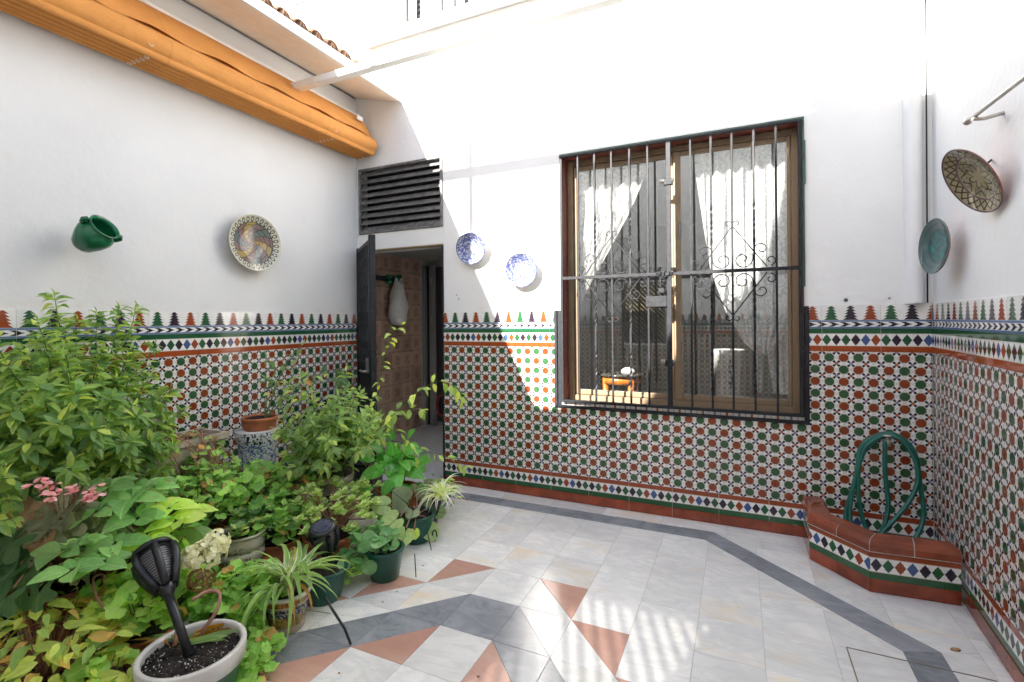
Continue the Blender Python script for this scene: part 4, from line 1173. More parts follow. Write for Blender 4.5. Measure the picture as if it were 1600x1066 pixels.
for (px, py, lb) in ((713, 461, 'upper of two tiny nails in the plaster right of the doorway'), (716, 467, 'lower of two tiny nails in the plaster right of the doorway'), (1390, 466, 'tiny nail just above the crest tiles below the corner pipe')):
    q = at(px, py, Y=0)
    MB().lathe([(0, .006), (.005, .005), (.006, 0)], 8, m=Matrix.Translation((q.x, .007, q.z)) @ Matrix.Rotation(R(90), 4, 'X')).build('nail', M['iron2'], origin=tuple(q), label=lb, cat='nail', group='nails in the plaster')

# ---------------------------------------------------------------- wall plates and jar
def facing(nrm, spin=0):
    n_ = Vector(nrm).normalized(); q = n_.to_track_quat('Z', 'Y'); return q.to_matrix().to_4x4() @ Matrix.Rotation(spin, 4, 'Z')
def plate(name, c, nrm, rad, depth, style, label, spin=0, foot=True, back='terracotta'):
    m = Matrix.Translation(c) @ facing(nrm, spin)
    o = bpy.data.objects.new(name, None); COL.objects.link(o); o.matrix_world = m; o.empty_display_size = .03
    tag(o, label, 'plate'); WORLD[o.name] = Vector((0, 0, 0))
    def sub(nm, b, mat):
        me = b.mesh(nm, mat); q = bpy.data.objects.new(nm, me); COL.objects.link(q); q.parent = o; return q
    d = depth
    pf = [(0, -d + .006), (rad * .42, -d + .006), (rad * .60, -d * .72), (rad * .80, -d * .30), (rad * .96, -.004), (rad * .985, 0), (rad, -.004)]
    pb = [(rad, -.004), (rad * .97, -.010), (rad * .80, -d * .30 - .012), (rad * .58, -d * .75 - .012), (rad * .42, -d - .004), (rad * .40, -d - .016), (rad * .36, -d - .016), (rad * .34, -d - .004), (0, -d - .004)]
    sub('glazed_face', MB().lathe(pf, 56), mat_plate(style, rad)); sub('back_shell', MB().lathe(pb, 48), M[back])
    hm = m.inverted(); top = m.translation
    return o
def wallhook(p, nrm):
    n_ = Vector(nrm); q = Vector(p)
    return MB().tube([q, q + n_ * .03, q + n_ * .04 + Vector((0, 0, .02))], .004, 6)
plate('wall_plate', (XL + .080, -1.135, 1.985), (1, -.05, .03), .208, .060, 'spiral', 'large plate with a coloured spiral painted on it, hung on the shaded wall', 0.3, back='beigepot')
plate('wall_plate', (-2.005, -.080, 1.997), (.10, -1, -.20), .130, .062, 'blue', 'blue and white bowl nearest the louvre vent, half shaded inside', .3, back='potwhite')
plate('wall_plate', (-1.555, -.072, 1.796), (.05, -1, -.13), .134, .050, 'blue2', 'blue rimmed bowl with pinkish petals, nearest the barred window', .1, back='potwhite')
c = at(1515, 284, X=.87); plate('wall_plate', tuple(c), (-1, -.12, -.55), .150, .040, 'brown', 'tilted brown and cream lattice plate on the wall below the curtain rod', .4)
MB().tube([at(1535, 262, X=.90), at(1549, 250, X=.975), at(1549, 246, X=.985)], .004, 6).build('wall_hook', M['iron'], origin=tuple(c), label='dark metal hook holding the lattice plate', cat='hook')
c = at(1457, 385, X=.90); plate('wall_plate', tuple(c), (-1, -.16, .02), .140, .034, 'teal', 'dark teal plate low on the wall beside the corner pipe', 0)
MB().tube([at(1468, 378, X=.93), at(1479, 362, X=.985), at(1482, 380, X=.995)], .003, 6).build('wall_hook', M['steel'], origin=tuple(c), label='pale wire hook behind the teal plate', cat='hook')
# half jar on the left wall
jc = at(140, 366, X=XL + .10)
jm = Matrix.Translation((XL + .075, jc.y - .03, jc.z - .065)) @ Matrix.Rotation(R(-26), 4, 'X') @ Matrix.Rotation(R(52), 4, 'Y') @ Matrix.Scale(.78, 4)
jar = thing('wall_jar', 'glossy green two handled jar fixed tilted on the wall', 'jar', (XL + .09, jc.y, jc.z - .1))
MB().lathe([(0, .0), (.055, .002), (.072, .02), (.100, .085), (.112, .135), (.108, .165), (.088, .195), (.080, .206), (.094, .216), (.098, .226), (.090, .230), (.076, .214), (.078, .200), (.09, .16), (.06, .03), (0, .02)], 44, m=jm).build('jar_body', M['greenglaze'], jar)
for sgn in (1, -1):
    MB().tube([jm @ Vector((0, sgn * .090, .208)), jm @ Vector((0, sgn * .110, .212)), jm @ Vector((0, sgn * .119, .198)), jm @ Vector((0, sgn * .113, .180)), jm @ Vector((0, sgn * .104, .166))], [.012, .013, .013, .012, .012], 10).build('handle', M['greenglaze'], jar)
# curtain rod on the right wall
rod = thing('curtain_rod', 'thin metal rod with ball end on a wall bracket', 'rod', (.9, -.8, 2.3))
ra = at(1512, 190, X=.88); rb_ = at(1610, 112, X=.84); rb_ = Vector((.85, -1.9, ra.z + .0)); 
d_ = (at(1600, 122, X=.86) - ra).normalized(); rb_ = ra + d_ * 1.0
MB().tube([ra, rb_], .008, 10).build('pole', M['steel'], rod)
MB().lathe([(0, -.016), (.012, -.011), (.016, 0), (.012, .011), (0, .016)], 14, m=Matrix.Translation(ra)).build('ball_end', M['steel'], rod)
bb = ra + d_ * .085
MB().tube([bb + Vector((-.01, 0, -.012)), bb + Vector((.03, .01, -.014)), bb + Vector((.10, .01, .0)), bb + Vector((.125, .01, .022))], .008, 8).build('bracket', M['steel'], rod)

# ---------------------------------------------------------------- tap and hose
tp = at(1386, 682, Y=-.04)
tap = thing('garden_tap', 'small nickel tap on the tiled wall above the corner planter', 'tap', tuple(tp))
MB().lathe([(0, 0), (.020, 0), (.020, .006), (.011, .010), (.011, .05), (.016, .052), (.016, .075), (0, .078)], 16, m=Matrix.Translation((tp.x, -.001, tp.z)) @ Matrix.Rotation(R(90), 4, 'X')).build('valve_body', M['steel'], tap)
MB().tube([(tp.x, -.055, tp.z), (tp.x, -.055, tp.z - .055)], [.012, .014], 12).build('spout', M['steel'], tap)
MB().tube([(tp.x - .03, -.085, tp.z + .012), (tp.x + .03, -.085, tp.z + .012)], .006, 8).build('lever', M['steel'], tap)
def smoothpath(pts, n=10):
    P = [Vector(p) for p in pts]; out = []
    for i in range(len(P) - 1):
        p0 = P[max(i - 1, 0)]; p1 = P[i]; p2 = P[i + 1]; p3 = P[min(i + 2, len(P) - 1)]
        for k in range(n):
            t = k / n; out.append(.5 * ((2 * p1) + (p2 - p0) * t + (2 * p0 - 5 * p1 + 4 * p2 - p3) * t * t + (3 * p1 - p0 - 3 * p2 + p3) * t ** 3))
    out.append(P[-1]); return out
def hp_(l): return [at(x, y, Y=yy) for x, y, yy in l]
hose = hp_([(1383, 690, -.06), (1383, 740, -.08), (1388, 790, -.10), (1378, 830, -.14), (1362, 838, -.16), (1345, 800, -.13), (1341, 740, -.10), (1352, 700, -.08), (1378, 682, -.07), (1405, 686, -.09), (1428, 715, -.11), (1434, 750, -.13), (1420, 785, -.16), (1392, 818, -.20), (1368, 842, -.22),
             (1345, 850, -.22), (1325, 830, -.18), (1322, 800, -.13), (1338, 745, -.10), (1345, 700, -.07), (1372, 680, -.06), (1400, 680, -.08), (1428, 705, -.09), (1438, 760, -.12), (1443, 805, -.15), (1430, 842, -.2), (1404, 856, -.22), (1370, 852, -.2), (1338, 838, -.2), (1328, 800, -.15), (1336, 750, -.11), (1350, 706, -.075), (1368, 688, -.07), (1380, 682, -.06)])
MB().tube(smoothpath(hose, 9), .0122, 10).build('garden_hose', M['hose'], origin=tuple(tp), label='green garden hose looped over the tap in the corner planter', cat='hose')
# ================================================================= plants
def leaf_profile(kind, var=0):
    """returns verts, faces, uvs for a unit leaf: base at origin, tip towards +Y, face up +Z"""
    vs, fs, uv = [], [], []
    dr = (.24, .46, .08, .34)[var]; tw = (0, .5, -.55, .25)[var]; cu = (.35, .75, .15, .5)[var]; sk = (0, .05, -.04, .07)[var]
    if kind in ('ovate', 'lance', 'broad', 'strap'):
        n = {'ovate': 5, 'lance': 5, 'broad': 6, 'strap': 8}[kind]
        W_ = {'ovate': .215, 'lance': .15, 'broad': .35, 'strap': .034}[kind]
        for i in range(n + 1):
            t = i / n
            if kind == 'strap': w = W_ * (1 - t ** 3) * (.7 + .3 * math.sin(math.pi * min(1, t * 2)))
            else: w = W_ * math.sin(math.pi * t ** .78) ** .85 + .004 if 0 < t < 1 else (.012 if t == 0 else .0)
            if kind == 'strap':
                an = R(58) - t * R(120); 
                if i == 0: y, z = 0, 0
                else: y, z = y + math.cos(an) / n, z + math.sin(an) / n
            else: y = t; z = -dr * t * t + .06 * t
            fold = cu if kind != 'broad' else cu * .6
            wav = .02 * math.sin(t * 11) if kind == 'broad' else 0
            tz = tw * t * w; cx_ = sk * math.sin(math.pi * t)
            vs += [(cx_ - w, y, z + w * fold + wav - tz), (cx_, y, z), (cx_ + w, y, z + w * fold - wav + tz)]
            uv += [(.5 - .5 * (w / W_), t), (.5, t), (.5 + .5 * (w / W_), t)]
        for i in range(n):
            a = i * 3; fs += [(a, a + 1, a + 4, a + 3), (a + 1, a + 2, a + 5, a + 4)]
    else:
        if kind == 'palm': n = 30; rf = lambda th: .50 * (1 - .17 * abs(math.sin(2.5 * th + math.pi / 2)) ** 2 + .045 * math.cos(15 * th))
        elif kind == 'round': n = 16; rf = lambda th: .46 + .04 * math.cos(th)
        elif kind == 'heart': n = 20; rf = lambda th: .46 * (1 + .12 * math.cos(th)) * (1 + .16 * math.exp(-(th / .35) ** 2))
        elif kind == 'maple': n = 36; rf = lambda th: .52 * (.56 + .44 * abs(math.cos(2.5 * th)) ** 1.6 + .05 * math.cos(17 * th)) * (1.15 if abs(th) < .5 else 1)
        elif kind == 'petal': n = 8; rf = lambda th: .5
        else: n = 16; rf = lambda th: .5
        # th=0 at tip (+Y); notch at th=pi
        cup = {'palm': .16, 'round': .10, 'heart': .10, 'maple': -.18, 'petal': .2}.get(kind, .1)
        c0 = .42 if kind != 'petal' else .5
        vs.append((0, c0, 0)); uv.append((.5, c0))
        for ring, f in ((1, .55), (2, 1.0)):
            for k in range(n + 1):
                th = -math.pi + 2 * math.pi * k / n
                r = rf(th) * f
                if kind != 'petal': r *= (1 - .72 * math.exp(-((math.pi - abs(th)) / .28) ** 2) * (1 if kind in ('palm', 'heart', 'maple') else .3))
                x, y = r * math.sin(th), c0 + r * math.cos(th)
                z = cup * (1, 1.9, -.6, .3)[var] * r * r * 1.6 + tw * .10 * x * (y - c0) * 4 + .035 * var * math.sin(3 * th + var) * (ring == 2) * (kind != 'petal') + (.030 * math.sin(5 * th) if kind in ('palm', 'maple') and ring == 2 else 0) - .10 * max(0, y - c0) ** 1.5
                vs.append((x, y, z)); uv.append((.5 + x, y))
        N = n + 1
        for k in range(n):
            fs.append((0, 1 + k + 1, 1 + k)); fs.append((1 + k, 1 + k + 1, 1 + N + k + 1, 1 + N + k))
    return vs, fs, uv
_LP = {}
def leafmesh(kind, mk, var=0):
    key = (kind, mk, var)
    if key not in _LP:
        vs, fs, uv = leaf_profile(kind, var)
        b = MB().add(vs, fs, uv, smooth=True); _LP[key] = (b.mesh('leaf', LM[mk]), np.array(vs), fs, uv)
    return _LP[key]
def frame(pos, d, nrm, size, wid=1.0):
    y = Vector(d).normalized(); z = Vector(nrm); z = z - y * z.dot(y)
    if z.length < 1e-4: z = Vector((0.1, 0, 1)) - y * y.z
    z.normalize(); x = y.cross(z)
    m = Matrix(((x.x * size * wid, y.x * size, z.x * size, pos[0]), (x.y * size * wid, y.y * size, z.y * size, pos[1]), (x.z * size * wid, y.z * size, z.z * size, pos[2]), (0, 0, 0, 1)))
    return m
class Plant:
    def __init__(s, name, label, loc, cat='plant', group=None):
        s.root = thing(name, label, cat, loc, group); s.L = []; s.stem = MB(); s.sm = 'stem'; s.r = random.Random(hash(label) & 0 or sum(map(ord, label)))
    def leaf(s, kind, mk, m, nm='leaf'): s.L.append((kind, mk, m, nm, s.r.choice((0, 0, 1, 2, 3)) if kind not in ('petal',) else 0))
    def done(s, cap=300, smat='stem'):
        if s.stem.v: s.stem.build('stem', M[smat], s.root)
        byn = {}
        for l in s.L: byn.setdefault(l[3], []).append(l)
        for nm, Ls in byn.items():
            Ls.sort(key=lambda l: -(l[2].to_scale().y / max(.2, (l[2].translation - cam_loc).length)))
            for kind, mk, m, _, vr in Ls[:cap]: inst(nm, leafmesh(kind, mk, vr)[0], m, s.root)
            rest = {}
            for l in Ls[cap:]: rest.setdefault(l[1], []).append(l)
            for mk, RL_ in rest.items():
                V_ = []; F_ = []; U_ = []; T_ = []; off = np.array(org(s.root)); base = 0
                for kind, _, m, _n, vr in RL_:
                    _, v, fs, uv = leafmesh(kind, mk, vr); A = np.array(m)
                    w = v @ A[:3, :3].T + A[:3, 3] - off; V_.append(w)
                    F_ += [tuple(base + j for j in f) for f in fs]
                    for f in fs: U_ += [uv[j] for j in f]
                    T_.append(np.full(len(v), s.r.random())); base += len(v)
                me = bpy.data.meshes.new('foliage'); me.from_pydata(np.concatenate(V_).tolist(), [], F_)
                me.polygons.foreach_set('use_smooth', [True] * len(F_))
                me.uv_layers.new(name='UVMap').data.foreach_set('uv', np.array(U_, dtype=np.float32).ravel())
                me.attributes.new('tint', 'FLOAT', 'POINT').data.foreach_set('value', np.concatenate(T_).astype(np.float32))
                me.materials.append(LM[mk])
                o = bpy.data.objects.new('foliage', me); COL.objects.link(o); o.parent = s.root; o['kind'] = 'stuff'; WORLD[o.name] = org(s.root)
        return s
    def clump(s, c, rad, n, size, kind, mk, base=None, up=.6, droop=.1, shell=.62, stemr=.0022, flat=.0, back=.25, nm='leaf', stemn=1.0):
        c = Vector(c); r = s.r
        for i in range(n):
            while True:
                d = Vector((r.gauss(0, 1), r.gauss(0, 1), r.gauss(0, 1)))
                if d.length > .1: break
            d.normalize()
            if d.z < -.35: d.z *= -.6
            rr = shell + (1 - shell) * r.random()
            p = c + Vector((d.x * rad[0] * rr, d.y * rad[1] * rr, d.z * rad[2] * rr))
            if p.x < XL + .03: p.x = XL + .03 + r.random() * .04
            if p.z < .02: p.z = .03 + r.random() * .05
            sz = size * r.uniform(.5, 1.25)
            out = Vector((d.x, d.y, 0)); out = out + Vector((r.gauss(0, .5), r.gauss(0, .5), 0))
            if out.length < .01: out = Vector((1, 0, 0))
            out.normalize(); dirn = out + Vector((0, 0, -droop + r.gauss(0, .28)))
            toc = (cam_loc - p).normalized()
            nrm = Vector((0, 0, 1)) * up + d * .55 + toc * .35 + Vector((r.gauss(0, .38), r.gauss(0, .38), r.gauss(0, .25)))
            off = dirn.normalized() * sz * .42
            s.leaf(kind, mk if not isinstance(mk, (list, tuple)) else r.choice(mk), frame(p - off, dirn, nrm, sz), nm)
            if r.random() < stemn:
                b = Vector(base) if base is not None else c - Vector((0, 0, rad[2] * .9))
                q = b.lerp(p, .45) + Vector((0, 0, -.02)); s.stem.tube([b + Vector((r.gauss(0, .015), r.gauss(0, .015), 0)), q, p - off], [stemr * 1.5, stemr, stemr * .8], 4, caps=False)
    def branch(s, pts, n, size, kind, mk, r0=.004, pair=True, droop=.3, start=.15, spread=1.0, term=True, wid=1.0):
        P = smoothpath(pts, 6); r = s.r
        s.stem.tube(P, [max(.0012, r0 * (1 - .75 * i / len(P))) for i in range(len(P))], 5, caps=False)
        for i in range(n):
            t = start + (1 - start) * (i + r.random() * .4) / n; k = min(len(P) - 2, int(t * (len(P) - 1))); p = P[k].lerp(P[k + 1], r.random())
            tg = (P[k + 1] - P[k]).normalized(); side = tg.cross(Vector((0, 0, 1)))
            if side.length < .2: side = Vector((math.cos(i * 2.4), math.sin(i * 2.4), 0))
            side.normalize(); side = Matrix.Rotation(i * 1.7 + r.gauss(0, .4), 3, tg) @ side
            for sg in ((1, -1) if pair else ((-1) ** i,)):
                d = side * sg * spread + tg * .6 + Vector((0, 0, -droop + r.gauss(0, .15)))
                nr = Vector((0, 0, 1)) + tg * .2 + (cam_loc - p).normalized() * .3 + Vector((r.gauss(0, .3), r.gauss(0, .3), 0))
                sz = size * r.uniform(.7, 1.15) * (1 - .18 * t)
                s.leaf(kind, mk if not isinstance(mk, (list, tuple)) else r.choice(mk), frame(p + d.normalized() * .006, d, nr, sz, wid))
        if term:
            tg = (P[-1] - P[-2]).normalized(); s.leaf(kind, mk if not isinstance(mk, (list, tuple)) else mk[0], frame(P[-1], tg, Vector((0, 0, 1)) + tg.cross(Vector((1, 0, 0))), size * .6, wid))

def pot(name, c, r, h, mat, label, taper=.72, rim=.10, soil=True, group=None, cat='pot', parent=None, rimmat=None, prof=None, thick=.012):
    """a pot; c = base centre"""
    c = Vector(c); o = parent or thing(name, label, cat, tuple(c), group)
    m = Matrix.Translation(c)
    pr = prof or [(0, .0), (r * taper * .96, .0), (r * taper, .006), (r * .955, h * (1 - rim)), (r * .965, h * (1 - rim) + .002)]
    b = MB().lathe(pr, 40, m=m); b.build('pot_body', M[mat] if isinstance(mat, str) else mat, o)
    rr = pr[-1][0]; hz = pr[-1][1]
    MB().lathe([(rr - .001, hz), (r * 1.0 + .002, hz + .002), (r * 1.01 + .002, h - .004), (r, h), (r - thick, h), (r - thick - .003, h - .01), (r - thick - .004, h * .80)], 40, m=m).build('rim', M[rimmat or mat] if isinstance(rimmat or mat, str) else (rimmat or mat), o)
    if soil:
        sb = MB(); n = 30; vs = [(c.x, c.y, c.z + h * .90)]; 
        for k in range(n):
            a = 2 * math.pi * k / n; vs.append((c.x + (r - thick - .003) * .55 * math.cos(a), c.y + (r - thick - .003) * .55 * math.sin(a), c.z + h * .90 + rnd.uniform(-.006, .008)))
        for k in range(n):
            a = 2 * math.pi * k / n; vs.append((c.x + (r - thick - .002) * math.cos(a), c.y + (r - thick - .002) * math.sin(a), c.z + h * .87))
        fs = [(0, 1 + k, 1 + (k + 1) % n) for k in range(n)] + [(1 + k, 1 + n + k, 1 + n + (k + 1) % n, 1 + (k + 1) % n) for k in range(n)]
        sb.add(vs, fs, smooth=True).build('soil', M['soil'], o)
    return o

# --- 1. tall bush on the left, in a pot by the wall -----------------------------
B1 = Vector((-2.93, -2.30, 0))
po = pot('plant_pot', (-2.93, -2.30, 0.002), .20, .36, 'terracotta', 'large terracotta pot of the tall bush against the left wall')
p1 = Plant('tall_bush', 'tall leafy bush with pointed light green leaves, highest plant by the white wall', (B1.x, B1.y, .33), 'bush')
def px(x, y, X): return at(x, y, X=X)
tops = [(85, 462, -2.98), (58, 500, -2.85), (120, 500, -3.05), (150, 490, -3.1), (185, 482, -3.08), (212, 480, -3.08), (35, 545, -2.8), (100, 540, -2.75), (160, 545, -2.85), (205, 545, -3.0), (235, 585, -2.95), (255, 640, -2.9), (10, 570, -2.75), (-15, 530, -2.9),
        (60, 600, -2.55), (120, 610, -2.6), (175, 620, -2.65), (215, 650, -2.7), (20, 640, -2.6), (-20, 620, -2.7), (240, 690, -2.75), (90, 660, -2.5), (150, 670, -2.5), (200, 690, -2.6), (40, 690, -2.55), (-30, 560, -3.0), (-40, 660, -2.7), (262, 610, -3.0), (70, 560, -2.95), (130, 570, -3.0), (180, 590, -2.95)]
for i, (x, y, X) in enumerate(tops):
    t = px(x, y, X); b0 = B1 + Vector((p1.r.gauss(0, .05), p1.r.gauss(0, .05), .33)); mid = b0.lerp(t, .5) + Vector((p1.r.gauss(0, .04), p1.r.gauss(0, .04), .10 + p1.r.random() * .05))
    k = 0 if i < 14 or i > 27 else 1
    p1.branch([b0, mid, b0.lerp(t, .8) + Vector((0, 0, .05)), t], 32, .088 if k else .070, 'ovate', ['bush', 'bush', 'bushdark'] if not k else ['bushdark', 'bush'], r0=.005, droop=.35, start=.38 if k == 0 else .3)
    for q in range(2):
        t2 = t + Vector((p1.r.gauss(0, .07), p1.r.gauss(0, .09), -.10 - p1.r.random() * .18)); p1.branch([b0.lerp(t, .45), b0.lerp(t2, .75) + Vector((0, 0, .05)), t2], 16, .070, 'ovate', ['bush', 'bush', 'bushdark'], r0=.003, droop=.4, start=.3)
p1.done()
# beige trough with straggly geranium
tr0 = Vector((-3.0, -1.86, .46))
st = thing('plant_stand', 'small dark stand carrying the beige trough by the wall', 'stand', (tr0.x, tr0.y, 0))
for sx in (-1, 1):
    for sy in (-1, 1): MB().bbox(tr0.x + sx * .10 - .012, tr0.x + sx * .10 + .012, tr0.y + sy * .2 - .012, tr0.y + sy * .2 + .012, .001, .439, .002).build('leg', M['iron2'], st)
MB().bbox(tr0.x - .13, tr0.x + .13, tr0.y - .23, tr0.y + .23, .4395, .459, .003).build('shelf', M['iron2'], st)
tr_o = thing('stone_trough', 'beige stone trough of withering geranium beside the tall bush', 'trough', tuple(tr0))
b = MB(); vs = []
for (dx, dy, z) in ((.09, .20, .001), (.125, .25, .225), (.14, .265, .235), (.14, .265, .27), (.115, .24, .27), (.105, .23, .23)):
    for sx, sy in ((-1, -1), (1, -1), (1, 1), (-1, 1)): vs.append((tr0.x + sx * dx, tr0.y + sy * dy, tr0.z + z))
fs = [(3, 2, 1, 0)] + [(i * 4 + k, i * 4 + (k + 1) % 4, (i + 1) * 4 + (k + 1) % 4, (i + 1) * 4 + k) for i in range(5) for k in range(4)]
b.add(vs, fs).build('trough_body', M['beigepot'], tr_o)
MB().box(tr0.x - .11, tr0.x + .11, tr0.y - .235, tr0.y + .235, tr0.z + .20, tr0.z + .245).build('soil', M['soil'], tr_o)
p2 = Plant('withering_geranium', 'straggly geranium with dry curled stems spilling from the stone trough', (tr0.x, tr0.y, .70))
for k in range(16):
    a = p2.r.uniform(-1.2, 1.5); b0 = tr0 + Vector((p2.r.uniform(-.05, .08), p2.r.uniform(-.2, .2), .24)); e = b0 + Vector((.14 + .12 * p2.r.random(), .12 * a, -.05 - .35 * p2.r.random()))
    p2.branch([b0, b0 + Vector((.08, 0, .06)), b0.lerp(e, .7) + Vector((.05, 0, .03)), e], 3, .05, 'palm', ['dead', 'ger', 'dry', 'dead'], r0=.004, pair=False, droop=.6)
p2.clump(tr0 + Vector((.12, .10, .1)), (.14, .22, .16), 40, .055, 'palm', ['ger', 'gerdark', 'dead'], stemn=.5)
p2.done(smat='stemred')

# --- 2. ceramic vase stand with terracotta pot and a slender begonia -----------
vx, vy = -3.03, -1.27
vz = .665
mj = mat_majolica('white_blue_scrolled_ceramic', (.62, .63, .64), [(.58, .655, (.62, .63, .64), (.02, .03, .055)), (.40, .58, (.60, .62, .65), (.10, .16, .33)), (.34, .40, (.45, .33, .12), (.10, .05, .02)), (.12, .34, (.62, .63, .64), (.03, .05, .09))], thr=.52, sc=34)
o = thing('ceramic_pedestal', 'tall white ceramic pedestal with dark blue scrolls holding a terracotta pot', 'pedestal', (vx, vy, .002))
b = MB().lathe([(0, 0), (.10, 0), (.105, .02), (.08, .05), (.066, .12), (.075, .22), (.10, .33), (.113, .42), (.115, .50), (.122, .56), (.134, .60), (.140, .655), (.133, .662), (0, .662)], 48, m=Matrix.Translation((vx, vy, .002)))
b.build('pedestal_body', mj, o)
bd = MB()
for k in range(48):
    a = 2 * math.pi * k / 48; bd.lathe([(0, -.006), (.0055, 0), (0, .006)], 6, m=Matrix.Translation((vx + .141 * math.cos(a), vy + .141 * math.sin(a), .662)))
bd.build('beaded_edge', M['potwhite'], o)
pot('plant_pot', (vx + .01, vy + .01, .6655), .114, .085, 'terracotta', 'shallow terracotta pot standing on the scrolled pedestal', taper=.9, rim=.35)
p3 = Plant('slender_begonia', 'slender begonia with long pointed leaves rising from the shallow terracotta pot', (vx + .04, vy, .73))
for (x, y, X, n) in ((425, 590, -2.98, 5), (455, 570, -2.92, 5), (500, 585, -2.85, 5), (440, 620, -2.88, 5), (470, 540, -3.0, 4), (415, 560, -3.0, 4), (540, 575, -2.85, 4), (480, 610, -2.8, 5)):
    t = px(x, y, X); b0 = Vector((vx + .05, vy + .02, .73)); p3.branch([b0, b0.lerp(t, .5) + Vector((0, 0, .09)), t], n, .10, 'ovate', ['shrub', 'bushdark', 'begdark'], r0=.004, droop=.45, start=.45, pair=False)
p3.leaf('ovate', 'dry', frame(Vector((vx + .05, vy - .03, .78)), (1, -.6, .1), (0, -.3, 1), .08)); p3.leaf('maple', 'begdark', frame(px(520, 585, -2.9), (.4, .5, -.5), (.4, -.6, .6), .16)); p3.leaf('ovate', 'dry', frame(px(475, 592, -2.8), (.6, .2, -.5), (.3, -.6, .6), .08))
p3.done()

# --- 3. dense shrub in a rope rimmed pot --------------------------------------
s0 = Vector((-2.42, -1.19, .002))
rp = mat_majolica('grey_brown_banded_ceramic', (.36, .31, .25), [(.20, .30, (.42, .37, .30), (.07, .06, .05)), (.06, .18, (.33, .27, .20), None)], sc=60)
o = pot('plant_pot', s0, .128, .40, rp, 'banded ceramic pot with a rope edge under the dense shrub', taper=.68)
bd = MB()
for k in range(40):
    a = 2 * math.pi * k / 40; bd.lathe([(0, -.009), (.010, 0), (0, .009)], 6, m=Matrix.Translation((s0.x + .126 * math.cos(a), s0.y + .126 * math.sin(a), .402)))
bd.build('rope_edge', M['beigepot'], o)
p4 = Plant('dense_shrub', 'dense soft green shrub in the rope edged pot near the gate', (s0.x, s0.y, .37), 'shrub')
c4 = s0 + Vector((0, 0, .38))
for i in range(54):
    a = p4.r.uniform(0, 6.28); el = p4.r.uniform(.2, 1.35); L = p4.r.uniform(.34, .54); 
    t = c4 + Vector((math.cos(a) * math.cos(el) * L * .78, math.sin(a) * math.cos(el) * L * .9, math.sin(el) * L * 1.12 + .02))
    if t.x < XL + .06: t.x = XL + .06
    p4.branch([c4 + Vector((p4.r.gauss(0, .03), p4.r.gauss(0, .03), -.02)), c4.lerp(t, .55) + Vector((0, 0, .05)), t], 12, .080, 'ovate', ['shrub', 'shrub', 'shrub', 'bush'], r0=.0035, droop=.35, start=.3)
for (x, y, X) in ((450, 600, -2.6), (470, 590, -2.55), (440, 640, -2.65), (560, 610, -2.3), (585, 650, -2.2), (430, 670, -2.6), (540, 580, -2.4)):
    t = px(x, y, X); p4.branch([c4, c4.lerp(t, .6) + Vector((0, 0, .06)), t], 9, .068, 'ovate', ['shrub', 'bush'], r0=.003, droop=.35, start=.35)
p4.done()
# --- 4. arching vine ------------------------------------------------------------
v0 = Vector((-2.55, -.72, .36))
pot('plant_pot', (v0.x, v0.y, .002), .13, .36, 'potdark', 'dark plastic pot of the arching vine behind the shrub')
p5 = Plant('arching_vine', 'vine with long arching stems of drooping lime leaves in front of the doorway', tuple(v0), 'vine')
def vb(l, n, s=.085, **k):
    pts = [v0] + [at(x, y, Y=yy) for x, y, yy in l]
    p5.branch(pts, n, s, 'ovate', ['vine', 'vine', 'bush'], r0=.0035, pair=False, droop=.75, start=.2, **k)
vb([(575, 690, -.8), (590, 620, -.85), (600, 560, -.85), (612, 525, -.85), (628, 508, -.85)], 17, .075)
vb([(565, 690, -.85), (610, 650, -.9), (650, 615, -.9), (685, 596, -.88), (712, 606, -.85), (722, 620, -.85)], 26, .092)
vb([(575, 700, -.85), (620, 690, -.9), (665, 705, -.85), (700, 715, -.8), (730, 728, -.8)], 14, .08)
vb([(570, 700, -.85), (600, 660, -.95), (630, 640, -.95), (660, 640, -.95)], 18, .085)
vb([(560, 680, -.9), (575, 640, -.95), (590, 610, -.95)], 14, .075)
vb([(570, 690, -.9), (610, 670, -.95), (640, 690, -1.0), (650, 720, -1.0)], 14, .08)
p5.done()
# --- 5. glossy broad leaved plant ----------------------------------------------
g0 = Vector((-2.10, -.93, .28))
pot('plant_pot', (g0.x, g0.y, .002), .14, .28, 'terracotta', 'terracotta pot hidden under the glossy broad leaves')
p6 = Plant('glossy_hydrangea', 'hydrangea with big glossy bright green leaves beside the doorway', tuple(g0))
for (x, y, X, s, dx, dz) in ((585, 738, -2.15, .16, -.7, -.1), (600, 790, -2.08, .17, -.3, -.7), (622, 745, -2.0, .14, .1, -.3), (640, 700, -2.05, .14, .5, .3), (645, 735, -2.0, .15, .7, -.2), (612, 705, -2.1, .12, 0, .6), (590, 700, -2.2, .13, -.4, .3), (655, 765, -1.98, .14, .6, -.5), (625, 715, -2.05, .12, .2, .1), (570, 770, -2.15, .15, -.7, -.4), (630, 770, -1.98, .15, .2, -.6), (605, 760, -2.03, .13, -.1, -.4), (660, 720, -2.1, .13, .8, .1), (575, 715, -2.2, .13, -.6, .4), (640, 680, -2.2, .12, .4, .6), (610, 680, -2.25, .12, -.1, .7)):
    p = px(x, y, X); d = _r * dx + Vector((0, 0, dz)) - _f * .45
    p6.leaf('broad', 'glossy', frame(p - d.normalized() * s * .4, d, Vector((0, 0, .9)) - _f * .8 + _r * p6.r.gauss(0, .2), s)); p6.stem.tube([g0, g0.lerp(p, .6) + Vector((0, 0, .04)), p - d.normalized() * s * .4], .004, 5, caps=False)
p6.clump((-2.12, -.93, .42), (.16, .18, .14), 40, .12, 'broad', 'glossy', base=g0, stemn=.4)
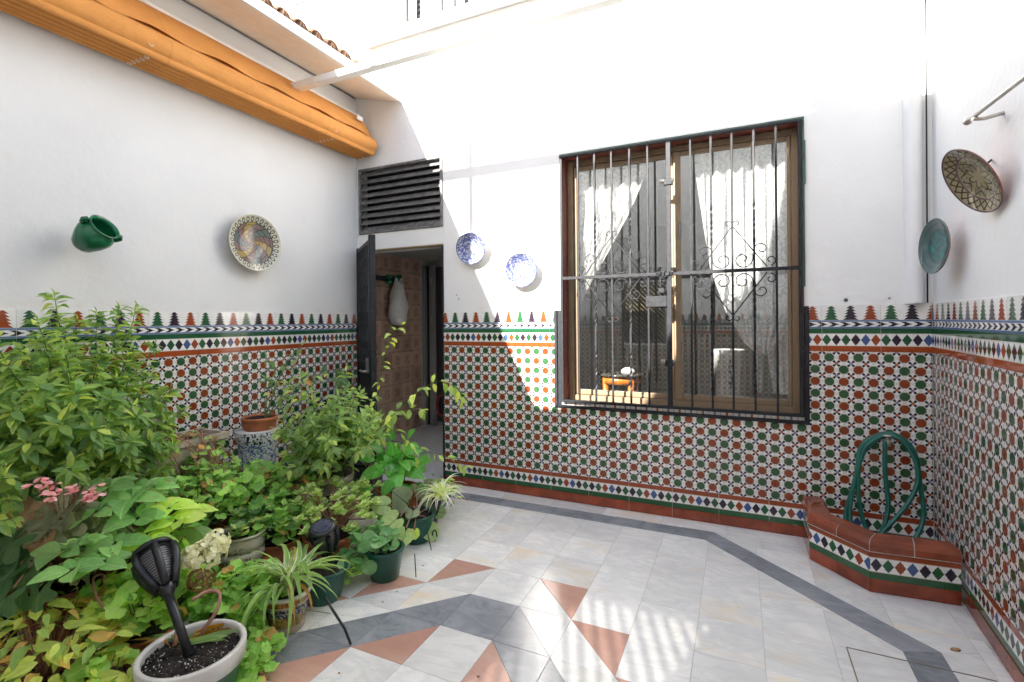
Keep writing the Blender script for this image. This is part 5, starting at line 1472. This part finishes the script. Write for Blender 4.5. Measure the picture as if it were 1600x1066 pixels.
p6.clump((-1.98, -.62, .16), (.18, .16, .14), 70, .055, 'ovate', ['bushdark', 'vine'], base=(-1.98, -.65, .02), stemn=.3)
p6.done()
# --- 6. heart leaf begonia and pale spider plant by the doorway ------------------
h0 = Vector((-1.88, -1.02, .002))
pot('plant_pot', h0, .115, .17, 'potgreen', 'dark green pot at the edge of the plants, nearest the doorway')
p7 = Plant('heart_leaf_begonia', 'begonia with large round veined leaves in the green pot near the doorway', (h0.x, h0.y, .15))
for (x, y, X, s, mk, dx, dz) in ((630, 782, -1.90, .17, 'heart2', -.4, .5), (615, 815, -1.86, .155, 'heart', -.6, -.4), (632, 835, -1.80, .12, 'heart', -.2, -.8), (672, 828, -1.78, .125, 'heart', .5, -.7), (665, 785, -1.9, .12, 'heart2', .5, .4), (648, 832, -1.78, .07, 'hydlime', .1, -.8), (650, 770, -1.95, .13, 'heart2', .2, .7), (685, 800, -1.85, .10, 'heart', .8, 0), (600, 790, -1.95, .13, 'heart', -.8, .1), (645, 800, -1.84, .10, 'heart2', 0, -.1), (670, 760, -1.95, .11, 'heart2', .4, .8)):
    p = px(x, y, X); d = _r * dx + Vector((0, 0, dz)) - _f * .3
    p7.leaf('heart', mk, frame(p - d.normalized() * s * .42, d, Vector((0, 0, .8)) - _f * .9, s)); p7.stem.tube([(h0.x, h0.y, .16), Vector((h0.x, h0.y, .2)).lerp(p, .6) + Vector((0, 0, .03)), p - d.normalized() * s * .3], .004, 5, caps=False)
p7.done(smat='stemred')
sp0 = Vector((-1.93, -.83, .002))
pot('plant_pot', sp0, .09, .17, 'potdark', 'small dark pot of the pale spider plant beside the doorway')
p8 = Plant('pale_spider_plant', 'pale green spider plant with fine arching leaves at the doorway edge', (sp0.x, sp0.y, .16), 'spider plant')
def spider(P, c, n, L, mk, wid=1.0, elev=(.2, 1.2), jit=.3):
    for i in range(n):
        a = i * 2.39996 + P.r.gauss(0, .2); el = P.r.uniform(*elev); d = Vector((math.cos(a) * math.cos(el), math.sin(a) * math.cos(el), math.sin(el) * .5))
        P.leaf('strap', mk, frame(Vector(c) + Vector((P.r.gauss(0, .012), P.r.gauss(0, .012), 0)), Vector((d.x, d.y, P.r.uniform(-.1, .55))), Vector((0, 0, 1)), L * P.r.uniform(.6, 1.1), wid * P.r.uniform(.8, 1.3)))
spider(p8, (-1.80, -.86, .22), 64, .25, 'strap2', 1.0)
p8.done()
# --- 7. jade in terracotta -------------------------------------------------------
j0 = Vector((-2.17, -1.47, .002))
pot('plant_pot', j0, .145, .17, 'terracotta', 'terracotta bowl under the cream edged jade plant', taper=.75, rim=.2)
p9 = Plant('jade_plant', 'jade plant with small cream edged fleshy leaves at the middle of the group', (j0.x, j0.y, .16))
for i in range(74):
    a = p9.r.uniform(0, 6.28); L = p9.r.uniform(.06, .31); h = p9.r.uniform(.08, .27); b0 = j0 + Vector((0, 0, .15))
    t = b0 + Vector((math.cos(a) * L * .95, math.sin(a) * L * 1.0, h)); p9.stem.tube([b0, b0.lerp(t, .5) + Vector((0, 0, .05)), t], [.006, .0045, .003], 5, caps=False)
    for q in range(9):
        an = q * 2.4; d = Vector((math.cos(an), math.sin(an), .25 + .7 * (q > 4))); p9.leaf('round', 'jade', frame(t + Vector((0, 0, .005 * (q > 4))), d, Vector((0, 0, 1)) - d * .2, p9.r.uniform(.036, .052), .74))
p9.done(smat='stemred')
# --- 8. round leaf plant, two green pots ------------------------------------------
q1 = Vector((-1.77, -1.47, .002)); q2 = Vector((-1.92, -1.76, .002))
pot('plant_pot', q1, .105, .165, 'potgreen', 'green plastic pot of trailing round leaves beside the pink marble')
pot('plant_pot', q2, .115, .155, 'potgreen', 'dark green pot just behind the painted spider plant pot')
p10 = Plant('trailing_round_leaf', 'trailing plant with round fleshy leaves over the green pot edge', (q1.x, q1.y, .15))
p10.clump(q1 + Vector((-.05, -.03, .20)), (.15, .17, .08), 52, .072, 'round', 'round', base=q1 + Vector((0, 0, .14)), up=.5)
p10.clump(q1 + Vector((-.13, -.12, .10)), (.10, .12, .09), 30, .070, 'round', 'round', base=q1 + Vector((0, 0, .14)), up=.3)
for (x, y, s) in ((585, 853, .085), (607, 850, .08), (568, 883, .08), (600, 875, .075), (560, 850, .07)):
    p = at(x, y, X=-1.80); p10.leaf('round', 'round', frame(p, _r * .5 + Vector((0, 0, -.2)), Vector((0, 0, .5)) - _f, s))
p10.clump(q1 + Vector((-.09, -.17, .07)), (.06, .05, .05), 16, .05, 'palm', 'ger', base=q1 + Vector((0, 0, .1)))
p10.done()
# --- 9. spider plant in painted pot --------------------------------------------------
w0 = Vector((-1.895, -2.005, .002))
mjs = mat_majolica('yellow_blue_painted_ceramic', (.50, .42, .30), [(.135, .16, (.50, .22, .06), (.25, .08, .02)), (.085, .125, (.50, .45, .36), (.03, .04, .08)), (.035, .085, (.50, .33, .07), (.22, .16, .05))], sc=50)
pot('painted_pot', w0, .105, .175, mjs, 'painted yellow and blue pot holding the striped spider plant', taper=.70, rimmat='potwhite')
p11 = Plant('striped_spider_plant', 'striped spider plant arching over its painted yellow and blue pot', (w0.x, w0.y, .17), 'spider plant')
spider(p11, w0 + Vector((0, 0, .165)), 66, .37, 'strap', 1.25)
for d, s in (((.3, -.9, .9), .36), ((-.2, -.8, .5), .30), ((.9, .1, .4), .30), ((.8, .5, .4), .28)):
    p11.leaf('strap', 'strap', frame(w0 + Vector((0, 0, .165)), d, (0, 0, 1), s, 1.3))
for (dx, dy) in ((.09, -.06), (.10, -.03)): p11.leaf('strap', 'dry', frame(w0 + Vector((dx * .5, dy * .5, .20)), (dx, dy, -.02), (0, 0, 1), .24, 1.3))
e = at(525, 960, X=-1.80); p11.stem.tube([w0 + Vector((.05, -.03, .17)), w0 + Vector((.13, -.05, .14)), e], .0018, 5)
spider(p11, e, 9, .055, 'strap', 2.2)
p11.done()
# --- 10. two torch lamps ----------------------------------------------------------
def torch(label, head, foot, scale, tilt=(0, 0)):
    t = thing('garden_torch', label, 'torch lamp', tuple(foot))
    ax = (Vector(head) - Vector(foot)).normalized()
    m = Matrix.Translation(head) @ ax.to_track_quat('Z', 'Y').to_matrix().to_4x4() @ Matrix.Scale(scale, 4)
    MB().tube([foot, Vector(foot).lerp(head, .5), m @ Vector((0, 0, -.075))], [.011 * scale, .012 * scale, .013 * scale], 12).build('stake', M['blackplastic'], t)
    MB().lathe([(.012, -.085), (.020, -.070), (.026, -.055), (.020, -.05)], 20, m=m).build('collar', M['blackplastic'], t)
    MB().lathe([(0, .083), (.042, .083), (.052, .079), (.054, .070), (.051, .066), (.040, .064), (0, .064)], 28, m=m).build('cap', M['blackplastic'], t)
    MB().lathe([(0, .0855), (.036, .0855), (.040, .0835), (0, .0835)], 24, m=m).build('solar_disc', M['solar'], t)
    pr = [(.022, -.056), (.034, -.03), (.046, .0), (.054, .03), (.053, .06)]
    for k in range(6):
        a = k * math.pi / 3 + .35
        b = MB(); pts = [m @ Vector((r * math.cos(a), r * math.sin(a), z)) for r, z in pr]
        b.tube(pts, .0115 * scale, 6); b.build('rib', M['blackplastic'], t)
    rg = MB()
    for j in range(15):
        z = -.045 + j * .0072
        r = np.interp(z, [p[1] for p in pr], [p[0] for p in pr]) - .003
        rg.tube([m @ Vector((r * math.cos(i * math.pi / 12), r * math.sin(i * math.pi / 12), z)) for i in range(24)], .0013 * scale, 4, closed=True)
    rg.build('cage_bars', M['blackplastic'], t)
    MB().lathe([(.013, -.05), (.028, -.015), (.036, .02), (.036, .06)], 20, m=m).build('flame_screen', M['lampscreen'], t)
    return t
# --- 11. lamp pot in front -------------------------------------------------------
l0 = at(301, 1012, Z=.235); l0 = Vector((l0.x, l0.y, .002)); lp_h = .235
o = pot('white_rimmed_pot', l0, .168, lp_h, 'potgreen', 'big green pot with a chipped white rim and bare soil, nearest the camera', taper=.72, rimmat='potwhite', rim=.26, thick=.014)
gs = MB()
for k in range(240):
    a = rnd.uniform(0, 6.28); r_ = .145 * math.sqrt(rnd.random()); s = rnd.uniform(.0012, .0034)
    gs.lathe([(0, -s), (s, 0), (0, s)], 4, m=Matrix.Translation((l0.x + r_ * math.cos(a), l0.y + r_ * math.sin(a), l0.z + lp_h * .905)), smooth=False)
gs.build('perlite_grit', M['perlite'], o, kind='stuff')
cl = MB()
for k in range(420):
    a = rnd.uniform(0, 6.28); r_ = .148 * math.sqrt(rnd.random()); s = rnd.uniform(.003, .009)
    cl.lathe([(0, -s * .6), (s, 0), (s * .5, s * .5), (0, s * .6)], 5, m=Matrix.Translation((l0.x + r_ * math.cos(a), l0.y + r_ * math.sin(a), l0.z + lp_h * .895)) @ Matrix.Rotation(rnd.random() * 3, 4, 'X'), smooth=False)
cl.build('soil_crumbs', M['soil'], o, kind='stuff')
MB().tube([at(358, 962, X=-1.80) , ], .004) if False else None
pq = Plant('cut_stump_plant', 'bare pinkish curved stem and cut straps left in the white rimmed pot', (l0.x, l0.y, .2))
zz = lp_h * .9
a0 = F0 = at(310, 1000, Z=zz); 
pq.stem.tube(smoothpath([at(318, 995, Z=zz), at(318, 985, Z=.24), at(338, 955, Z=.29), at(343, 928, Z=.33), at(325, 924, Z=.34), at(300, 938, Z=.33)], 6), [.0072] * 31, 8)
pq.stem.tube([at(273, 1010, Z=zz), at(276, 985, Z=.25)], [.009, .006], 8)
for k in range(22):
    a = pq.r.uniform(-.5, .5) + (0 if k % 3 else 3.1); d = (_r * math.cos(a) + Vector((_f.x, _f.y, 0)) * (.45 + .5 * math.sin(a)) + Vector((0, 0, pq.r.uniform(.02, .22))))
    b0 = at(285, 1005, Z=zz) + Vector((pq.r.gauss(0, .02), pq.r.gauss(0, .02), .004)); 
    pq.leaf('lance', 'shrub' if k % 4 else 'dry', frame(b0, d, (0, 0, 1), pq.r.uniform(.09, .20), .28))
pq.done(smat='stemred')
torch('black solar torch with slotted head standing in the white rimmed pot', at(250, 893, Z=.43), at(297, 1026, Z=zz + .002), 1.34)
torch('smaller black solar torch leaning behind the striped spider plant', at(509, 846, X=-1.93), at(532, 935, X=-1.97), 1.22)
# painted cream pot with succulent
c0 = at(378, 882, Z=.10); c0 = Vector((c0.x, c0.y, .12))
mcr = mat_majolica('cream_ceramic_with_leaf_sprigs', (.52, .46, .36), [(.02, .05, (.52, .46, .36), (.20, .05, .03)), (.07, .11, (.52, .46, .36), (.03, .05, .035))], thr=.60, sc=38)
blk = MB().bbox(c0.x - .09, c0.x + .09, c0.y - .09, c0.y + .09, .001, .119, .004).build('brick_block', M['terracotta'], origin=(c0.x, c0.y, 0), label='clay block lifting the cream painted pot', cat='block')
pot('painted_pot', c0, .118, .16, mcr, 'cream pot painted with dark sprigs, among the geraniums', prof=[(0, 0), (.090, 0), (.105, .012), (.114, .045), (.110, .068), (.102, .074), (.110, .080), (.116, .10), (.113, .135), (.110, .146)], rim=.1)
p12 = Plant('grey_succulent', 'grey green succulent rosettes in the cream painted pot', (c0.x, c0.y, .27))
for k in range(7):
    cc = c0 + Vector((p12.r.uniform(-.10, .10), p12.r.uniform(-.08, .08), .18 + p12.r.uniform(0, .05)))
    for q in range(11): a = q * 2.4; d = Vector((math.cos(a), math.sin(a), .2 + .07 * q)); p12.leaf('round', 'begdark' if k % 2 else 'shrub', frame(cc, d, Vector((0, 0, 1)) - d * .3, .075 - .004 * q, .62))
p12.done()
# --- 12. begonia with pink flowers ---------------------------------------------------
bg0 = Vector((-2.62, -2.52, .30))
pot('plant_pot', (bg0.x, bg0.y, .002), .15, .30, 'terracotta', 'terracotta pot under the pink flowering begonia')
p13 = Plant('pink_begonia', 'begonia with bronze pointed leaves and pink flower clusters at the left', tuple(bg0))
for i, (x, y, X, s, mk, dx, dz) in enumerate(((95, 800, -2.45, .22, 'begonia', -.3, -.6), (60, 820, -2.48, .20, 'begonia', -.8, -.3), (120, 790, -2.45, .18, 'begonia', .4, -.5), (80, 835, -2.42, .20, 'begonia', -.2, -.9), (45, 800, -2.55, .17, 'dead', -.9, .0), (70, 850, -2.42, .13, 'dead', 0, -1), (140, 805, -2.45, .17, 'begonia', .7, -.3), (105, 820, -2.42, .18, 'begonia', .1, -.8), (60, 780, -2.6, .16, 'begdark', -.5, .2), (15, 850, -2.5, .18, 'begdark', -.4, -.5), (40, 900, -2.4, .17, 'begdark', .1, -.8), (10, 900, -2.45, .16, 'begdark', -.5, -.6), (30, 870, -2.5, .18, 'begdark', 0, -.5), (5, 940, -2.35, .15, 'begdark', -.2, -.7), (60, 930, -2.3, .14, 'begdark', .3, -.5), (150, 830, -2.4, .15, 'begonia', .5, -.6))):
    p = px(x, y, X); d = _r * dx + Vector((0, 0, dz)) - _f * .5
    p13.leaf('maple', mk, frame(p - d.normalized() * s * .4, d, Vector((0, 0, .7)) - _f * .8, s, .8)); p13.stem.tube([bg0, bg0.lerp(p, .6) + Vector((0, 0, .1)), p - d.normalized() * s * .3], .004, 5, caps=False)
p13.clump((-2.62, -2.5, .42), (.20, .22, .16), 34, .14, 'maple', ['begonia', 'begdark'], base=bg0, stemn=.4)
for (cx, cyy) in ((68, 765), (72, 770), (62, 748), (78, 775), (100, 768), (112, 770), (125, 768), (140, 770), (150, 760), (152, 772), (145, 778), (85, 757), (118, 762), (52, 758), (133, 783)):
    c_ = px(cx, cyy, -2.30)
    p13.stem.tube([bg0 + Vector((0, 0, .2)), bg0.lerp(c_, .7) + Vector((0, 0, .08)), c_], .002, 4, caps=False)
    for q in range(6):
        d = Vector((p13.r.gauss(0, 1), p13.r.gauss(0, 1), p13.r.gauss(0, .6))); p13.leaf('petal', 'pink', frame(c_ + d.normalized() * .006, d, (0, -.3, 1), p13.r.uniform(.016, .027), .9), 'petal')
p13.done(smat='stemred')
# --- 13. hydrangeas in the middle left -------------------------------------------
y0 = Vector((-2.50, -2.18, .26))
pot('plant_pot', (y0.x, y0.y, .002), .16, .27, 'potdark', 'dark pot under the pale hydrangea leaves')
p14 = Plant('mophead_hydrangea', 'hydrangea with broad soft leaves and one cream flower head', tuple(y0))
whorls = [(210, 778, -2.42, .16, 'hyd', 6), (150, 800, -2.42, .13, 'hyd', 6), (265, 795, -2.35, .13, 'hydlime', 6), (275, 815, -2.28, .13, 'hydlime', 5), (300, 800, -2.35, .11, 'hydlime', 5), (130, 845, -2.33, .09, 'hyd', 6), (180, 850, -2.30, .14, 'hyd', 5), (235, 845, -2.25, .12, 'hydlime', 6), (215, 810, -2.35, .14, 'hyd', 6), (240, 760, -2.45, .13, 'hyd', 5), (170, 760, -2.5, .13, 'bushdark', 5), (160, 880, -2.22, .12, 'hyd', 5), (115, 890, -2.2, .12, 'hyd', 5), (100, 860, -2.3, .12, 'bushdark', 5)]
for (x, y, X, s, mk, n) in whorls:
    p = px(x, y, X); p14.stem.tube([y0, y0.lerp(p, .6) + Vector((0, 0, .03)), p], .0045, 6, caps=False)
    o_ = p14.r.random() * 3
    for q in range(n + 2):
        an = o_ + q * 2 * math.pi / n + p14.r.gauss(0, .15); k = 1 if q < n else .5
        d = Vector((math.cos(an), math.sin(an), .12 if k == 1 else .5)); nr = Vector((0, 0, 1)) - _f * .55 + Vector((p14.r.gauss(0, .12), p14.r.gauss(0, .12), 0))
        p14.leaf('broad', mk, frame(p + d * .01, d, nr, .84 * s * k * p14.r.uniform(.8, 1.1)))
p14.clump((-2.50, -2.25, .34), (.24, .26, .14), 60, .12, 'broad', ['hyd', 'bushdark', 'hydlime'], base=y0, stemn=.3)
for (cx, cyy, X, rr) in ((338, 848, -2.02, .050), (318, 868, -2.02, .058), (300, 872, -2.05, .045), (335, 865, -2.02, .045)):
    c_ = px(cx, cyy, X)
    for q in range(85):
        d = Vector((p14.r.gauss(0, 1), p14.r.gauss(0, 1), p14.r.gauss(0, 1))).normalized()
        if d.z < -.5: continue
        for w in range(3):
            a = w * 2.1 + q; t1 = d.cross(Vector((.3, .2, 1))).normalized(); t2 = d.cross(t1)
            p14.leaf('petal', 'floret', frame(c_ + d * rr, t1 * math.cos(a) + t2 * math.sin(a) + d * .2, d, .017, 1), 'floret')
    p14.stem.tube([y0, y0.lerp(c_, .6), c_], .005, 6, caps=False)
p14.done()
# brown dried flower head below
dc = px(315, 905, -2.02); pdh = Plant('dried_flower_head', 'brown dried hydrangea head under the cream one', tuple(dc), 'flower head')
for q in range(120):
    d = Vector((pdh.r.gauss(0, 1), pdh.r.gauss(0, 1), pdh.r.gauss(0, .8))).normalized(); t1 = d.cross(Vector((.3, .2, 1))).normalized(); pdh.leaf('petal', 'dead', frame(dc + d * .045, t1 + d * .3, d, .018, 1), 'floret')
pdh.done()
# --- 14. geranium masses ------------------------------------------------------------
def geranium(label, potlabel, c, rad, n, size, mats, pothz=.22, potr=.13, potm='terracotta', kind='palm', smat='stem', extra=None, up=.6, name='geranium', stemn=.5):
    c = Vector(c); b0 = Vector((c.x, c.y, pothz))
    pot('plant_pot', (c.x, c.y, .002), potr, pothz, potm, potlabel)
    P = Plant(name, label, tuple(b0)); P.clump(c, rad, n, size, kind, mats, base=b0, up=up, stemn=stemn)
    if extra:
        for e in extra: P.clump(e[0], e[1], e[2], e[3], e[4], e[5], base=b0, up=up, stemn=.4)
    P.done(smat=smat); return P
geranium('geranium with bright scalloped leaves in front of the ceramic pedestal', 'brown pot of the geranium by the pedestal', (-2.74, -1.58, .37), (.26, .30, .20), 210, .078, ['ger', 'ger', 'gerdark'], .32, .14)
geranium('deep green geranium between the pedestal and the rope edged pot', 'plain clay pot behind the jade plant', (-2.62, -1.34, .30), (.24, .22, .22), 190, .072, ['gerdark', 'ger', 'gerdark', 'dead'], .2)
geranium('geranium of crisp dark leaves in front of the dense shrub pot', 'clay pot left of the jade plant', (-2.42, -1.62, .24), (.26, .24, .18), 190, .068, ['gerdark', 'gerdark', 'ger'], .16)
geranium('ivy geranium spilling beside the painted spider plant pot', 'dark pot of the spilling ivy geranium', (-2.10, -2.10, .15), (.25, .23, .13), 230, .070, ['ger', 'ger', 'gerdark'], .14, potm='potdark')
geranium('low ivy geranium creeping over the marble at the front edge', 'small dark pot by the white rimmed pot', (-1.88, -2.30, .07), (.22, .17, .10), 130, .062, ['ger', 'ger'], .08, .09, potm='potdark', extra=[((-1.72, -2.34, .04), (.10, .10, .05), 34, .05, 'palm', ['ger'])])
geranium('bright geranium leaves close behind the slotted torch', 'clay pot behind the slotted torch', (-2.22, -2.42, .28), (.22, .24, .13), 150, .080, ['ger', 'ger', 'hydlime'], .14, .10)
geranium('yellowing trailing plant with golden green leaves at the front corner', 'long clay pot of the golden trailing plant', (-2.28, -2.72, .22), (.34, .28, .18), 280, .075, ['golden', 'golden', 'bush', 'golden'], .14, .16, kind='ovate', smat='stemred', name='golden_trailer', extra=[((-2.10, -2.80, .10), (.25, .2, .08), 90, .065, 'ovate', ['golden', 'bush'])])
geranium('lobed geranium leaves hanging over the front corner of the group', 'small clay pot at the very front of the group', (-2.02, -2.66, .16), (.13, .13, .09), 50, .075, ['ger', 'golden'], .1, .08)
geranium('dark fern like begonia in the shade at the far left', 'dark pot in the shade at the far left', (-2.85, -2.75, .38), (.26, .26, .24), 110, .13, ['begdark', 'gerdark'], .24, potm='potdark', kind='maple', name='shade_begonia')
geranium('broad glossy philodendron at the far left edge', 'dark pot of the glossy philodendron', (-2.86, -2.68, .62), (.16, .16, .15), 46, .17, ['glossy'], .46, .12, potm='potdark', kind='heart', name='philodendron')
geranium('low mixed greenery filling the back row under the bush', 'clay pot in the back row under the tall bush', (-2.85, -2.05, .45), (.26, .38, .22), 190, .085, ['bushdark', 'gerdark', 'bush'], .26, kind='ovate', name='leafy_filler')
geranium('small leafed green plant between the hydrangea and the trough', 'clay pot between the hydrangea and the trough', (-2.72, -1.88, .42), (.24, .22, .20), 170, .060, ['ger', 'gerdark', 'ger'], .24, kind='palm', name='leafy_filler')
geranium('shaded undergrowth leaves behind the cream painted pot', 'dark pot hidden behind the cream painted pot', (-2.38, -1.93, .07), (.24, .18, .07), 110, .065, ['gerdark', 'bushdark'], .10, potm='potdark')
for (pts, rr_, lab) in (([(70, 960, .3), (70, 935, .33), (82, 928, .34), (120, 958, .32)], .0045, 'curved brown stem looping low at the left corner'),
                        ([(166, 955, .34), (150, 930, .38), (146, 905, .40), (158, 898, .40), (164, 902, .4)], .0045, 'bent pinkish stem standing up beside the slotted torch')):
    P_ = smoothpath([at(x, y, Z=z) for x, y, z in pts], 8); MB().tube(P_, rr_, 7).build('bare_stem', M['stemred'], origin=tuple(P_[0]), label=lab, cat='stem')
# thin black stakes at the front of the pots
for (x0_, y0_, x1_, y1_, X, r_, lab) in ((521, 955, 548, 1007, None, .006, 'black bent stake foot beside the painted pot'), (648, 866, 650, 902, None, .003, 'thin black stake by the green pot and pink marble'), (668, 832, 674, 860, None, .003, 'thin black stake beside the doorway side pots')):
    f_ = at(x1_, y1_, Z=.003); t_ = at(x0_, y0_, Y=f_.y); 
    MB().tube([t_ + Vector((-.05, 0, .05)) if r_ > .004 else t_, t_, t_.lerp(f_, .5) + Vector((.014 if r_ > .004 else 0, 0, 0)), f_], r_, 7).build('stake', M['blackplastic'], origin=tuple(f_), label=lab, cat='stake')
hk = at(679, 842, Z=.03); MB().tube([hk + _r * (.014 * math.cos(a)) + Vector((0, 0, .035 * math.sin(a) + .02)) for a in [i * .5 for i in range(13)]], .004, 7, closed=True).build('wire_ring', M['iron'], origin=tuple(hk), label='black wire ring hanging by the pots nearest the doorway', cat='ring')
for (x, y, lb) in ((530, 1052, 'brown crumb on the white marble tile at the front edge'), (747, 1057, 'brown crumb lying on the pink marble triangle at the front'), (620, 925, 'brown crumb on the white marble just below the green pot'), (598, 941, 'brown crumb on the white marble above the grey inlay'), (661, 884, 'brown crumb on the white tile beside the thin black stake')):
    f_ = at(x, y, Z=.002); MB().lathe([(0, 0), (.004, .0005), (.003, .003), (0, .004)], 6, m=Matrix.Translation(f_) @ Matrix.Scale(1.6, 4, (1, .3, 0))).build('dirt_crumb', LM['dead'], origin=tuple(f_), label=lb, cat='crumb', group='crumbs on the marble')
sp = MB()
for k in range(110):
    t = rnd.random(); q_ = (Vector((-1.72, -1.35, 0)).lerp(Vector((-1.72, -2.15, 0)), t) + Vector((abs(rnd.gauss(0, .10)) - .08, rnd.gauss(0, .05), .0004)))
    s_ = rnd.uniform(.0006, .002); sp.lathe([(0, 0), (s_, 0), (s_ * .6, s_ * .8), (0, s_)], 5, m=Matrix.Translation(q_), smooth=False)
sp.build('soil_spill', M['soil'], origin=(-1.72, -1.8, 0), kind='stuff', label='specks of spilled soil on the marble along the pots')
